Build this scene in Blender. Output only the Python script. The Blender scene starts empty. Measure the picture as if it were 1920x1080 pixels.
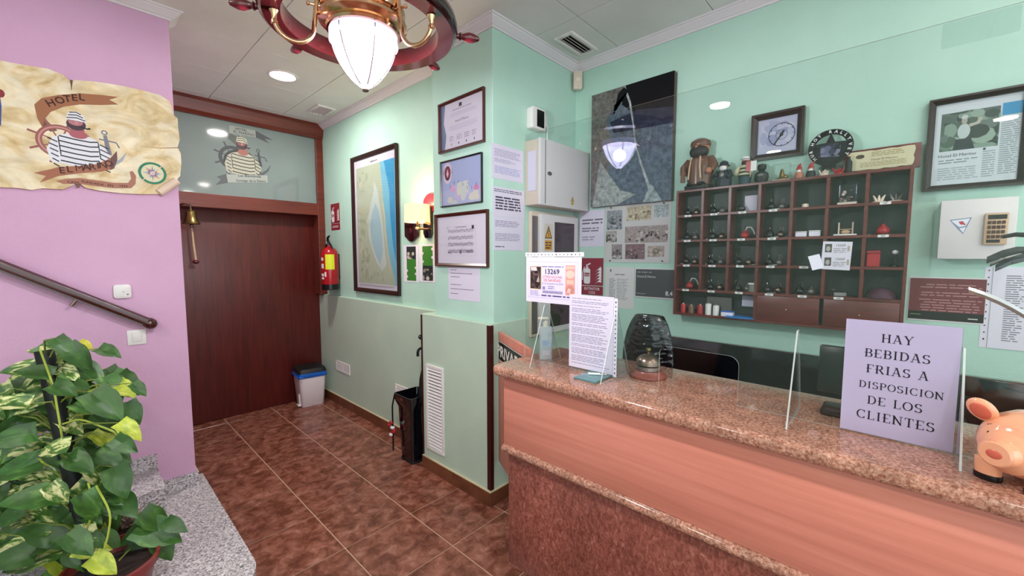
import bpy, bmesh, math, random
from mathutils import Matrix, Vector
random.seed(7)
sc = bpy.context.scene
C = sc.collection
PI = math.pi

# ------------------------------------------------------------------ camera
CAMZ = 1.5
FPX = 768.4                                   # focal length in pixels of the 1920 wide frame
PITCH = math.atan(59 / 768.4)
YAW = math.radians(46.95)
cd = bpy.data.cameras.new('camera'); cd.sensor_width = 36; cd.lens = FPX / 1920 * 36
cd.clip_start = 0.02
cam = bpy.data.objects.new('camera', cd); C.objects.link(cam)
cam.location = (0, 0, CAMZ); cam.rotation_euler = (PI / 2 - PITCH, 0, -YAW)
sc.camera = cam

# ------------------------------------------------------------------ world, exposure
w = bpy.data.worlds.new('world'); sc.world = w; w.use_nodes = True
w.node_tree.nodes['Background'].inputs[0].default_value = (0.84, 0.95, 1.0, 1)
w.node_tree.nodes['Background'].inputs[1].default_value = 1.75
sc.view_settings.view_transform = 'Standard'; sc.view_settings.look = 'None'
sc.view_settings.gamma = 1; sc.view_settings.use_curve_mapping = False
sc.view_settings.exposure = 0.45
sc.cycles.use_denoising = True
sc.cycles.use_adaptive_sampling = True; sc.cycles.adaptive_threshold = 0.06; sc.cycles.adaptive_min_samples = 16
sc.cycles.max_bounces = 7; sc.cycles.diffuse_bounces = 4; sc.cycles.glossy_bounces = 3
sc.cycles.transparent_max_bounces = 16; sc.cycles.transmission_bounces = 6
sc.cycles.sample_clamp_indirect = 4; sc.cycles.caustics_reflective = False; sc.cycles.caustics_refractive = False

LAMP_GLOBE = 66.0        # watts of the bulb in the chandelier's frosted globe
LAMP_DOWN = 10.0        # watts of one ceiling downlight added out of view
LAMP_SCONCE = 5.0

# ------------------------------------------------------------------ measuring helpers: a sight line met with a real wall plane
_F = Vector((math.sin(YAW) * math.cos(PITCH), math.cos(YAW) * math.cos(PITCH), -math.sin(PITCH)))
_R = Vector((math.cos(YAW), -math.sin(YAW), 0)); _U = _R.cross(_F)
def _ray(u, v): return _F + _R * ((u - 960) / FPX) - _U * ((v - 540) / FPX)
def onx(u, v, x):
    d = _ray(u, v); return Vector((0, 0, CAMZ)) + d * (x / d.x)
def ony(u, v, y):
    d = _ray(u, v); return Vector((0, 0, CAMZ)) + d * (y / d.y)
def onz(u, v, z):
    d = _ray(u, v); return Vector((0, 0, CAMZ)) + d * ((z - CAMZ) / d.z)

# ------------------------------------------------------------------ room measures
XP, XB, XM, XL = 1.68, 1.64, 1.815, 1.78      # pillar, pillar base, side wall, its lower half
YD, YR, YP, XK = 4.48, 1.72, 2.966, 2.505      # door, return wall, pink wall, key wall
ZC, ZCOR, ZL = 2.83, 2.781, 1.105              # ceiling, cornice foot, ledge
YPL, YBL = 2.29, 2.40
ZT = 1.04                                      # counter top
XS = 1.38                                      # acrylic screen

# ------------------------------------------------------------------ materials
def srgb(h):
    if isinstance(h, str):
        h = h.lstrip('#'); c = [int(h[i:i + 2], 16) / 255 for i in (0, 2, 4)]
    else: c = h
    return tuple(x / 12.92 if x <= 0.04045 else ((x + 0.055) / 1.055) ** 2.4 for x in c)
def rgba(h): return (*srgb(h), 1)
MATS = {}
def mat(name, col, rough=0.5, metal=0.0, spec=0.5, emit=None, es=0, coat=0):
    m = bpy.data.materials.new(name); m.use_nodes = True
    b = m.node_tree.nodes['Principled BSDF']
    b.inputs['Base Color'].default_value = rgba(col); b.inputs['Roughness'].default_value = rough
    b.inputs['Metallic'].default_value = metal; b.inputs['Specular IOR Level'].default_value = spec
    if coat: b.inputs['Coat Weight'].default_value = coat; b.inputs['Coat Roughness'].default_value = 0.08
    if emit: b.inputs['Emission Color'].default_value = rgba(emit); b.inputs['Emission Strength'].default_value = es
    MATS[name] = m; return m
def nmat(name, stops, scale, rough=0.5, detail=6, stretch=(1, 1, 1), bump=0, bscale=None, dist=0, kind='noise', spec=0.5, coat=0, rnd=False, nrough=0.55, mix2=None, bdist=0.01):
    """colour ramp over a noise / voronoi / wave field in object space"""
    m = mat(name, stops[0][1], rough, 0, spec, coat=coat); t = m.node_tree; N = t.nodes; L = t.links
    b = N['Principled BSDF']
    tc = N.new('ShaderNodeTexCoord'); mp = N.new('ShaderNodeMapping'); mp.inputs['Scale'].default_value = stretch
    src = tc.outputs['Object']
    if rnd:
        oi = N.new('ShaderNodeObjectInfo'); ad = N.new('ShaderNodeVectorMath'); ad.operation = 'MULTIPLY_ADD'
        L.new(oi.outputs['Random'], ad.inputs[0]); ad.inputs[1].default_value = (31, 47, 13); L.new(src, ad.inputs[2]); src = ad.outputs[0]
    L.new(src, mp.inputs[0])
    if kind == 'noise':
        n = N.new('ShaderNodeTexNoise'); n.inputs['Scale'].default_value = scale; n.inputs['Detail'].default_value = detail
        n.inputs['Roughness'].default_value = nrough; n.inputs['Distortion'].default_value = dist; out = n.outputs[0]
    elif kind == 'voronoi':
        n = N.new('ShaderNodeTexVoronoi'); n.inputs['Scale'].default_value = scale
        sp = N.new('ShaderNodeSeparateColor'); L.new(n.outputs['Color'], sp.inputs[0]); out = sp.outputs[0]
    L.new(mp.outputs[0], n.inputs['Vector'])
    r = N.new('ShaderNodeValToRGB'); el = r.color_ramp.elements
    while len(el) < len(stops): el.new(0.5)
    for e, (p, c) in zip(el, stops): e.position = p; e.color = rgba(c)
    L.new(out, r.inputs[0]); col = r.outputs[0]
    if mix2:                                     # a second, coarser or finer field multiplied in
        s2, lo, hi = mix2
        n2 = N.new('ShaderNodeTexNoise'); n2.inputs['Scale'].default_value = s2; n2.inputs['Detail'].default_value = 5; L.new(mp.outputs[0], n2.inputs['Vector'])
        mr = N.new('ShaderNodeMapRange'); mr.inputs[1].default_value = 0.3; mr.inputs[2].default_value = 0.7; mr.inputs[3].default_value = lo; mr.inputs[4].default_value = hi
        L.new(n2.outputs[0], mr.inputs[0])
        mx = N.new('ShaderNodeMix'); mx.data_type = 'RGBA'; mx.blend_type = 'MULTIPLY'; mx.inputs[0].default_value = 1
        L.new(col, mx.inputs[6]); cc = N.new('ShaderNodeCombineColor')
        for i in range(3): L.new(mr.outputs[0], cc.inputs[i])
        L.new(cc.outputs[0], mx.inputs[7]); col = mx.outputs[2]
    L.new(col, b.inputs['Base Color'])
    if bump:
        bn = N.new('ShaderNodeTexNoise'); bn.inputs['Scale'].default_value = bscale or scale; bn.inputs['Detail'].default_value = 3
        L.new(tc.outputs['Object'], bn.inputs['Vector'])
        bp = N.new('ShaderNodeBump'); bp.inputs['Strength'].default_value = bump; bp.inputs['Distance'].default_value = bdist
        L.new(bn.outputs[0], bp.inputs['Height']); L.new(bp.outputs[0], b.inputs['Normal'])
    return m
def clear(name, ior=1.45, tint='ffffff', rough=0.01):
    m = bpy.data.materials.new(name); m.use_nodes = True; t = m.node_tree; N = t.nodes; L = t.links
    N.remove(N['Principled BSDF'])
    tr = N.new('ShaderNodeBsdfTransparent'); tr.inputs[0].default_value = rgba(tint)
    gl = N.new('ShaderNodeBsdfGlossy'); gl.inputs['Roughness'].default_value = rough
    lw = N.new('ShaderNodeLayerWeight'); lw.inputs[0].default_value = 0.5            # Schlick reflectance, alike on both faces of a sheet
    pw = N.new('ShaderNodeMath'); pw.operation = 'POWER'; L.new(lw.outputs['Facing'], pw.inputs[0]); pw.inputs[1].default_value = 5
    f0 = ((ior - 1) / (ior + 1)) ** 2
    ma = N.new('ShaderNodeMath'); ma.operation = 'MULTIPLY_ADD'; L.new(pw.outputs[0], ma.inputs[0]); ma.inputs[1].default_value = 1 - f0; ma.inputs[2].default_value = f0
    mx = N.new('ShaderNodeMixShader'); L.new(ma.outputs[0], mx.inputs[0]); L.new(tr.outputs[0], mx.inputs[1]); L.new(gl.outputs[0], mx.inputs[2])
    L.new(mx.outputs[0], N['Material Output'].inputs[0]); MATS[name] = m; return m
def printmat(name, rough, mottle):
    m = mat(name, 'ffffff', rough, spec=0.3); t = m.node_tree; N = t.nodes; L = t.links; b = N['Principled BSDF']
    a = N.new('ShaderNodeAttribute'); a.attribute_name = 'ink'; col = a.outputs['Color']
    if mottle:
        tc = N.new('ShaderNodeTexCoord'); n = N.new('ShaderNodeTexNoise'); n.inputs['Scale'].default_value = mottle; n.inputs['Detail'].default_value = 8
        n.inputs['Roughness'].default_value = 0.65
        L.new(tc.outputs['Object'], n.inputs['Vector'])
        mr = N.new('ShaderNodeMapRange'); mr.inputs[1].default_value = 0.3; mr.inputs[2].default_value = 0.7; mr.inputs[3].default_value = 0.45; mr.inputs[4].default_value = 1.5
        L.new(n.outputs[0], mr.inputs[0]); vm = N.new('ShaderNodeVectorMath'); vm.operation = 'SCALE'
        L.new(col, vm.inputs[0]); L.new(mr.outputs[0], vm.inputs[3]); col = vm.outputs[0]
    L.new(col, b.inputs['Base Color']); return m

nmat('mint', [(0.3, 'b2d6c6'), (0.7, 'bbdccd')], 3, 0.6, bump=0.12, bscale=160, spec=0.3)
nmat('mint_lower', [(0.3, 'b6cab8'), (0.7, 'bfd1be')], 3, 0.6, bump=0.12, bscale=160, spec=0.3)
nmat('pink', [(0.3, 'd3a6c6'), (0.7, 'daaecd')], 3, 0.65, bump=0.2, bscale=140, spec=0.25)
nmat('ceiling_white', [(0.3, 'e2e2e0'), (0.7, 'eaeae8')], 4, 0.7, bump=0.1, bscale=90, spec=0.2)
mat('ceiling_gap', '8f8d8c', 0.8)
mat('plaster', 'e4dde2', 0.55)
mat('white_plastic', 'e9e4e2', 0.35); mat('ivory', 'd8c6b4', 0.4); mat('offwhite', 'dcd6d6', 0.4)
nmat('dark_wood', [(0.25, '42130f'), (0.5, '561a15'), (0.8, '66221b')], 6, 0.38, detail=8, stretch=(9, 9, 0.6), mix2=(2.2, 0.8, 1.15), bump=0.05, bscale=60)
nmat('beam_wood', [(0.25, '541d12'), (0.55, '6c2a1c'), (0.8, '7c3524')], 5, 0.36, detail=8, stretch=(0.6, 9, 9), bump=0.05, bscale=60)
nmat('rack_wood', [(0.25, '4e1c18'), (0.55, '672a24'), (0.8, '7a3830')], 7, 0.35, detail=6, stretch=(3, 0.8, 9))
mat('strip_wood', '3a1210', 0.35); mat('frame_wood', '4a2018', 0.28); mat('frame_dark', '2a1410', 0.3); mat('frame_black', '15161b', 0.3)
nmat('tile_brown', [(0.30, '532a1d'), (0.44, '734232'), (0.56, '8f5a4a'), (0.75, 'b08070')], 15, 0.26, detail=9, dist=0.5, rnd=True, mix2=(4, 0.82, 1.12), nrough=0.66)
mat('grout', 'c29c84', 0.8); mat('pale_line', 'd2c4a0', 0.7)
nmat('skirting_brown', [(0.3, '5b3220'), (0.7, '7b4a33')], 9, 0.35, rnd=True)
nmat('granite_top', [(0.25, '5a372c'), (0.42, '96614f'), (0.54, 'b98a74'), (0.72, 'dcb8a2')], 125, 0.12, detail=5, dist=0.25, mix2=(22, 0.72, 1.15), nrough=0.72)
nmat('granite_base', [(0.25, '4f261f'), (0.45, '82483d'), (0.6, '9e5f52'), (0.8, 'cc9886')], 75, 0.3, detail=6, dist=0.9, mix2=(6, 0.75, 1.15), nrough=0.68, stretch=(1, 1, 0.6))
nmat('granite_grey', [(0.0, '625a5e'), (0.18, '9a9296'), (0.4, 'b9b1b5'), (0.7, 'cec6ca'), (0.92, 'e6dfe2')], 170, 0.35, kind='voronoi', mix2=(90, 0.7, 1.15))
nmat('salmon_wood', [(0.2, 'bd7462'), (0.5, 'cf8370'), (0.8, 'da917e')], 5, 0.32, detail=8, stretch=(9, 0.35, 9), mix2=(1.2, 0.92, 1.06))
mat('black_plastic', '0d0d0f', 0.25); mat('black_matte', '121214', 0.5); mat('black_gloss', '0b0b12', 0.09, coat=0.5)
mat('brass', 'e2b892', 0.16, 1.0); mat('old_brass', '8a7448', 0.35, 1.0); mat('steel', 'b8b4b2', 0.22, 1.0); mat('bronze', '8a7468', 0.3, 1.0)
mat('wheel_wood', '2a090b', 0.14, coat=0.5); mat('rail_wood', '42150f', 0.22, coat=0.4); mat('oxblood', '5a1620', 0.2, coat=0.4); mat('bell_base_wood', '8a4a40', 0.3)
mat('red_paint', 'a80f18', 0.22, coat=0.3); mat('red_plastic', 'a8202c', 0.3); mat('sign_red', '8c1c2c', 0.4); mat('yellow_tag', 'd8e020', 0.5)
mat('paper', 'dad3e4', 0.6, spec=0.2); mat('paper_white', 'e2ddea', 0.6, spec=0.2); mat('cream', 'cac3a0', 0.6)
mat('blue_bag', '1c62c0', 0.3); mat('blue_paper', '2a7cc8', 0.4); mat('bin_white', 'd9cdd0', 0.35)
mat('shade_cloth', 'f3d2a0', 0.7, emit='ffb86a', es=1.6)
mat('pig_skin', 'eda882', 0.12, coat=0.6); mat('pig_pink', 'cc6450', 0.25); mat('black_ink', '0a0808', 0.3)
mat('pot_clay', '7c2824', 0.35); mat('pole_black', '0c1412', 0.6); mat('soil', '2c1c18', 0.9); mat('stem_green', '7c8c3c', 0.45); mat('vine_pale', 'a8b848', 0.45)
mat('dry_root', '8c7468', 0.9); mat('navy', '14202e', 0.5); mat('coat_brown', '5c3c2c', 0.35); mat('skin', 'b07058', 0.5); mat('beard', '2a2626', 0.6); mat('trouser', '28424a', 0.6)
mat('carved_wood', '6a4838', 0.3); mat('grey_metal', '74706c', 0.35, 0.6); mat('teal_glass', '5c8488', 0.06, spec=0.8); mat('label_white', 'e4e2e0', 0.5)
mat('peach_plastic', 'ead8c6', 0.3); mat('calc_tan', 'c8a888', 0.4); mat('dark_interior', '241414', 0.6); mat('purple', '4a2038', 0.7)
mat('dark_screen', '2a2a2c', 0.1); mat('grey_back', '262c29', 0.5)
mat('globe_band', 'c4c2ee', 0.25, emit='c6c4ff', es=1.1)
mat('downlight', 'fff4e0', 0.5, emit='fff0d6', es=24)
nmat('transom', [(0.3, '7c8886'), (0.7, '87928f')], 1.5, 0.06, spec=0.6)
nmat('parchment', [(0.28, 'c09a62'), (0.42, 'e2c898'), (0.55, 'f2e2c2'), (0.75, 'f6ead2')], 5, 0.6, detail=7, dist=1.6, stretch=(1, 1.5, 1), mix2=(14, 0.82, 1.06))
mat('parch_edge', 'c9a878', 0.7); mat('parch_roll', 'e4c8b4', 0.6)
clear('acrylic', 1.49, 'f8fbfb'); clear('pane', 1.4, 'fcfcfc'); clear('sleeve', 1.35, 'f4f2f8', 0.08); clear('gel', 1.33, 'dfe4ea', 0.1)
def frosted(name, col, fac):
    m = bpy.data.materials.new(name); m.use_nodes = True; t = m.node_tree; N = t.nodes; L = t.links; b = N['Principled BSDF']
    b.inputs['Base Color'].default_value = rgba(col); b.inputs['Roughness'].default_value = 0.25
    tr = N.new('ShaderNodeBsdfTransparent'); mx = N.new('ShaderNodeMixShader'); mx.inputs[0].default_value = fac
    L.new(tr.outputs[0], mx.inputs[1]); L.new(b.outputs[0], mx.inputs[2]); L.new(mx.outputs[0], N['Material Output'].inputs[0]); MATS[name] = m
frosted('frosted', 'f0eef4', 0.38); frosted('gel_clear', 'e6eaf2', 0.16)
frosted('acrylic_edge', 'dfe6e2', 0.6)
m = bpy.data.materials.new('globe'); m.use_nodes = True; N = m.node_tree.nodes; L = m.node_tree.links; N.remove(N['Principled BSDF']); MATS['globe'] = m
em = N.new('ShaderNodeEmission'); em.inputs[0].default_value = rgba('d6d4ff'); em.inputs[1].default_value = 15.0           # lit frosted glass, half letting the bulb through
tr = N.new('ShaderNodeBsdfTransparent'); mx = N.new('ShaderNodeMixShader'); mx.inputs[0].default_value = 0.5
L.new(em.outputs[0], mx.inputs[2]); L.new(tr.outputs[0], mx.inputs[1]); L.new(mx.outputs[0], N['Material Output'].inputs[0])
printmat('print', 0.5, 0); printmat('photo', 0.25, 38); printmat('photo_fine', 0.3, 90)
def leafmat(name, stops, scale):
    m = nmat(name, stops, scale, 0.42, detail=4, dist=0.8, rnd=True, stretch=(0.7, 1.5, 1), spec=0.5)
    return m
leafmat('leaf_dark', [(0.3, '26461a'), (0.6, '385f26'), (0.85, '5c8636')], 2.5)
leafmat('leaf_mid', [(0.3, '2a4c1c'), (0.55, '3f6e2a'), (0.72, '6c9440'), (0.9, 'b8c478')], 3.0)
leafmat('leaf_variegated', [(0.36, '2f5a22'), (0.50, '5c8236'), (0.56, 'cdd08c'), (0.8, 'ece8be')], 3.2)
leafmat('leaf_yellow', [(0.3, '7c9428'), (0.6, 'b8c440'), (0.8, 'd8dc80')], 3)
leafmat('leaf_bud', [(0.3, 'b0a828'), (0.7, 'd4c838')], 3)

# ------------------------------------------------------------------ mesh helpers
class G:
    def __init__(s): s.v = []; s.f = []
    def add(s, v, f, M=None):
        o = len(s.v)
        s.v += [tuple(M @ Vector(p)) if M is not None else tuple(p) for p in v]
        s.f += [tuple(i + o for i in q) for q in f]; return s
    def box(s, x0, x1, y0, y1, z0, z1, M=None):
        x0, x1 = min(x0, x1), max(x0, x1); y0, y1 = min(y0, y1), max(y0, y1); z0, z1 = min(z0, z1), max(z0, z1)
        v = [(x, y, z) for z in (z0, z1) for y in (y0, y1) for x in (x0, x1)]
        return s.add(v, [(0, 2, 3, 1), (4, 5, 7, 6), (0, 1, 5, 4), (2, 6, 7, 3), (0, 4, 6, 2), (1, 3, 7, 5)], M)
    def prism(s, poly, z0, z1, M=None, poly2=None):
        """closed outline in local xy extruded z0..z1 (outline counter-clockwise)"""
        n = len(poly); top = poly2 or poly
        v = [(a, b, z0) for a, b in poly] + [(a, b, z1) for a, b in top]
        f = [tuple(range(n - 1, -1, -1)), tuple(range(n, 2 * n))] + [(i, (i + 1) % n, n + (i + 1) % n, n + i) for i in range(n)]
        return s.add(v, f, M)
    def lathe(s, prof, n=24, M=None, a0=0, closed=True):
        v = []; f = []; k = len(prof)
        for i in range(n):
            a = a0 + 2 * PI * i / n
            v += [(r * math.cos(a), r * math.sin(a), z) for r, z in prof]
        for i in range(n):
            j = (i + 1) % n
            for q in range(k - 1): f.append((i * k + q, j * k + q, j * k + q + 1, i * k + q + 1))
        if prof[0][0] > 1e-6 and closed: f.append(tuple(i * k for i in range(n - 1, -1, -1)))
        if prof[-1][0] > 1e-6 and closed: f.append(tuple(i * k + k - 1 for i in range(n)))
        return s.add(v, f, M)
    def ringlathe(s, prof, n=48, M=None):
        v = []; f = []; k = len(prof)
        for i in range(n):
            a = 2 * PI * i / n; v += [(r * math.cos(a), r * math.sin(a), z) for r, z in prof]
        for i in range(n):
            j = (i + 1) % n
            for q in range(k): f.append((i * k + q, j * k + q, j * k + (q + 1) % k, i * k + (q + 1) % k))
        return s.add(v, f, M)
    def ball(s, c, r, nu=16, nv=10, M=None):
        if not isinstance(r, (tuple, list)): r = (r, r, r)
        T = Matrix.Translation(c) @ Matrix.Diagonal((*r, 1))
        if M is not None: T = M @ T
        pr = [(math.sin(PI * i / nv), -math.cos(PI * i / nv)) for i in range(nv + 1)]
        pr[0] = (0, -1); pr[-1] = (0, 1)
        return s.lathe(pr, nu, T)
    def tube(s, pts, r, n=8, M=None):
        pts = [Vector(p) for p in pts]; k = len(pts); rs = r if isinstance(r, (list, tuple)) else [r] * k
        v = []; f = []; ref = Vector((0, 0, 1))
        t0 = (pts[1] - pts[0]).normalized()
        if abs(t0.dot(ref)) > 0.9: ref = Vector((1, 0, 0))
        nrm = t0.cross(ref).normalized()
        for i, p in enumerate(pts):
            t = (pts[min(i + 1, k - 1)] - pts[max(i - 1, 0)]).normalized()
            nrm = (nrm - t * nrm.dot(t)).normalized(); b = t.cross(nrm)
            v += [tuple(p + (nrm * math.cos(2 * PI * j / n) + b * math.sin(2 * PI * j / n)) * rs[i]) for j in range(n)]
        for i in range(k - 1):
            for j in range(n): f.append((i * n + j, i * n + (j + 1) % n, (i + 1) * n + (j + 1) % n, (i + 1) * n + j))
        f.append(tuple(range(n - 1, -1, -1))); f.append(tuple((k - 1) * n + j for j in range(n)))
        return s.add(v, f, M)
    def mesh(s, name, m=None, bevel=0, seg=2, smooth=None):
        me = bpy.data.meshes.new(name); me.from_pydata(s.v, [], s.f)
        bm = bmesh.new(); bm.from_mesh(me)
        bmesh.ops.remove_doubles(bm, verts=bm.verts, dist=1e-6)
        bmesh.ops.recalc_face_normals(bm, faces=bm.faces)
        if bevel:
            ed = [e for e in bm.edges if len(e.link_faces) == 2 and e.calc_face_angle(0) > 0.6]
            bmesh.ops.bevel(bm, geom=ed, offset=bevel, segments=seg, affect='EDGES', profile=0.5, clamp_overlap=True)
        bm.to_mesh(me); bm.free()
        if m: me.materials.append(MATS[m])
        if smooth is None: smooth = True
        if smooth:
            me.shade_smooth(); me.set_sharp_from_angle(angle=math.radians(38))
        return me
    def obj(s, name, m, parent=None, bevel=0, seg=2, smooth=None):
        return link(name, s.mesh(name, m, bevel, seg, smooth), parent)
def link(name, me, parent=None, M=None):
    o = bpy.data.objects.new(name, me); C.objects.link(o)
    if parent is not None: o.parent = parent
    if M is not None: o.matrix_local = M
    return o
def tag(o, label, cat, group=None, kind=None):
    if label: o['label'] = label
    if cat: o['category'] = cat
    if group: o['group'] = group
    if kind: o['kind'] = kind
    return o
def thing(name, label, cat, M=None, group=None):
    o = bpy.data.objects.new(name, None); C.objects.link(o); o.empty_display_size = 0.05
    if M is not None: o.matrix_world = M if isinstance(M, Matrix) else Matrix.Translation(M)
    return tag(o, label, cat, group)
def struct(name, g, m, parent=None, label=None, bevel=0, smooth=False):
    o = g.obj(name, m, parent, bevel, smooth=smooth)
    if parent is None: o['kind'] = 'structure'
    if label: o['label'] = label
    return o
def copy_tree(o, parent=None):
    c = o.copy(); C.objects.link(c); c.parent = parent
    for ch in list(o.children): copy_tree(ch, c)
    return c
FX = Matrix(((0, 0, -1, 0), (-1, 0, 0, 0), (0, 1, 0, 0), (0, 0, 0, 1)))     # local x right, y up, z out of a wall that faces -X
FY = Matrix(((1, 0, 0, 0), (0, 0, -1, 0), (0, 1, 0, 0), (0, 0, 0, 1)))      # the same for a wall that faces -Y
def hang(name, label, cat, axis, wall, px, t=0.0, group=None):
    """thing on a wall plane; px = outline corners TL, TR, BR, BL seen at depth t in front of the wall"""
    fn = onx if axis == 'x' else ony
    P = [fn(u, v, wall - t) for u, v in px]
    if len(P) == 2: P = [P[0], Vector((P[1].x, P[1].y, P[0].z)), P[1], Vector((P[0].x, P[0].y, P[1].z))]
    c = sum(P, Vector()) / 4
    if axis == 'x': c.x = wall; M = Matrix.Translation(c) @ FX
    else: c.y = wall; M = Matrix.Translation(c) @ FY
    W = ((P[1] - P[0]).length + (P[2] - P[3]).length) / 2
    if axis == 'x': W = (abs(P[1].y - P[0].y) + abs(P[2].y - P[3].y)) / 2
    else: W = (abs(P[1].x - P[0].x) + abs(P[2].x - P[3].x)) / 2
    Hh = (abs(P[0].z - P[3].z) + abs(P[1].z - P[2].z)) / 2
    return thing(name, label, cat, M, group), W, Hh
def arc(cx, cy, rx, ry, a0, a1, n):
    return [(cx + rx * math.cos(math.radians(a0 + (a1 - a0) * i / n)), cy + ry * math.sin(math.radians(a0 + (a1 - a0) * i / n))) for i in range(n + 1)]
def rrect(x0, x1, y0, y1, r, n=5):
    return arc(x1 - r, y0 + r, r, r, -90, 0, n) + arc(x1 - r, y1 - r, r, r, 0, 90, n) + arc(x0 + r, y1 - r, r, r, 90, 180, n) + arc(x0 + r, y0 + r, r, r, 180, 270, n)

# ------------------------------------------------------------------ flat print: coloured shapes lying on a sheet
_TXT = {}
def text_geo(s, bold=0.0):
    if 'M' in s or 'm' in s: bold = 0.0                 # the font's M breaks when its outline is thickened
    if (s, bold) in _TXT: return _TXT[(s, bold)]
    cu = bpy.data.curves.new('lettering', 'FONT'); cu.body = s; cu.offset = bold; cu.resolution_u = 2
    o = bpy.data.objects.new('lettering', cu); me = o.to_mesh()
    v = [(p.co.x, p.co.y) for p in me.vertices]; f = [tuple(p.vertices) for p in me.polygons]
    o.to_mesh_clear(); bpy.data.objects.remove(o); bpy.data.curves.remove(cu)
    _TXT[(s, bold)] = (v, f); return v, f
class Print:
    def __init__(s, z=0.0006, dz=0.000012): s.v = []; s.f = []; s.c = []; s.z = z; s.dz = dz
    def raw(s, v, f, col):
        o = len(s.v); s.v += [(a, b, s.z) for a, b in v]; s.f += [tuple(i + o for i in q) for q in f]; s.c += [srgb(col)] * len(f); s.z += s.dz; return s
    def poly(s, pts, col):
        if len(pts) < 3: return s
        A = sum(pts[i][0] * pts[(i + 1) % len(pts)][1] - pts[(i + 1) % len(pts)][0] * pts[i][1] for i in range(len(pts)))
        if A < 0: pts = pts[::-1]
        return s.raw(pts, [tuple(range(len(pts)))], col)
    def rect(s, x0, y0, x1, y1, col): return s.poly([(x0, y0), (x1, y0), (x1, y1), (x0, y1)], col)
    def ell(s, cx, cy, rx, ry, col, n=20): return s.poly(arc(cx, cy, rx, ry, 0, 360 - 360 / n, n - 1), col)
    def ring(s, cx, cy, r0, r1, col, a0=0, a1=360, n=32, k=1.0):
        v = arc(cx, cy, r0, r0 * k, a0, a1, n) + arc(cx, cy, r1, r1 * k, a0, a1, n)
        return s.raw(v, [(i, n + 1 + i, n + 2 + i, i + 1) for i in range(n)], col)
    def line(s, pts, w, col):
        v = []; k = len(pts); ws = w if isinstance(w, (list, tuple)) else [w] * k
        for i in range(k):
            a = pts[max(i - 1, 0)]; b = pts[min(i + 1, k - 1)]; d = math.hypot(b[0] - a[0], b[1] - a[1]) or 1
            nx, ny = -(b[1] - a[1]) / d, (b[0] - a[0]) / d
            v += [(pts[i][0] - nx * ws[i] / 2, pts[i][1] - ny * ws[i] / 2), (pts[i][0] + nx * ws[i] / 2, pts[i][1] + ny * ws[i] / 2)]
        return s.raw(v, [(2 * i, 2 * i + 2, 2 * i + 3, 2 * i + 1) for i in range(k - 1)], col)
    def text(s, t, x, y, h, col, align='c', rot=0, bold=0.0, sx=1.0):
        v, f = text_geo(t, bold)
        if not v: return s
        x0 = min(p[0] for p in v); x1 = max(p[0] for p in v); sc_ = h / 0.70
        off = {'c': (x0 + x1) / 2, 'l': x0, 'r': x1}[align]; ca, sa = math.cos(rot), math.sin(rot)
        q = [((a - off) * sc_ * sx, b * sc_) for a, b in v]
        return s.raw([(x + a * ca - b * sa, y + a * sa + b * ca) for a, b in q], f, col)
    def arctext(s, t, cx, cy, r, h, col, a_mid, step, bold=0.02, down=False):
        n = len(t)
        for i, ch in enumerate(t):
            if ch == ' ': continue
            a = a_mid + (-(i - (n - 1) / 2) * step if not down else (i - (n - 1) / 2) * step); ar = math.radians(a)
            s.text(ch, cx + r * math.cos(ar), cy + r * math.sin(ar), h, col, rot=(ar - PI / 2) if not down else (ar + PI / 2), bold=bold)
        return s
    def rows(s, x0, x1, y0, y1, n, col, fill=0.55, seed=1, ragged=0.25, centre=False):
        R = random.Random(seed); st = (y1 - y0) / n
        v = []; f = []
        for i in range(n):
            y = y1 - (i + 0.5) * st; hh = abs(st) * fill / 2; e = x1 - (x1 - x0) * R.random() * ragged; x = x0
            if centre: d = (x1 - e) / 2; x += d; e = x1 - d
            while x < e:
                wl = min(abs(st) * R.uniform(1.2, 4.5), e - x); o = len(v)
                v += [(x, y - hh), (x + wl, y - hh), (x + wl, y + hh), (x, y + hh)]; f.append((o, o + 1, o + 2, o + 3)); x += wl + abs(st) * 0.5
        return s.raw(v, f, col)
    def blobs(s, x0, x1, y0, y1, n, cols, size, seed=1):
        R = random.Random(seed)
        for _ in range(n):
            a = R.uniform(x0, x1); b = R.uniform(y0, y1); rx = min(size * R.uniform(.5, 1.3), a - x0 + 1e-4, x1 - a + 1e-4); ry = min(size * R.uniform(.4, 1.2), b - y0 + 1e-4, y1 - b + 1e-4)
            s.ell(a, b, max(rx, size * .1), max(ry, size * .1), R.choice(cols), 9)
        return s
    def obj(s, name, parent, m='print', M=None):
        me = bpy.data.meshes.new(name); me.from_pydata(s.v, [], s.f); me.materials.append(MATS[m])
        at = me.color_attributes.new('ink', 'FLOAT_COLOR', 'CORNER'); k = 0; buf = []
        for p, c in zip(me.polygons, s.c): buf += [c[0], c[1], c[2], 1.0] * p.loop_total
        at.data.foreach_set('color', buf)
        return link(name, me, parent, M)

# ================================================================== THE SETTING
XW, YW = -2.3, -3.2                      # far sides of the lobby, behind the camera
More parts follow.
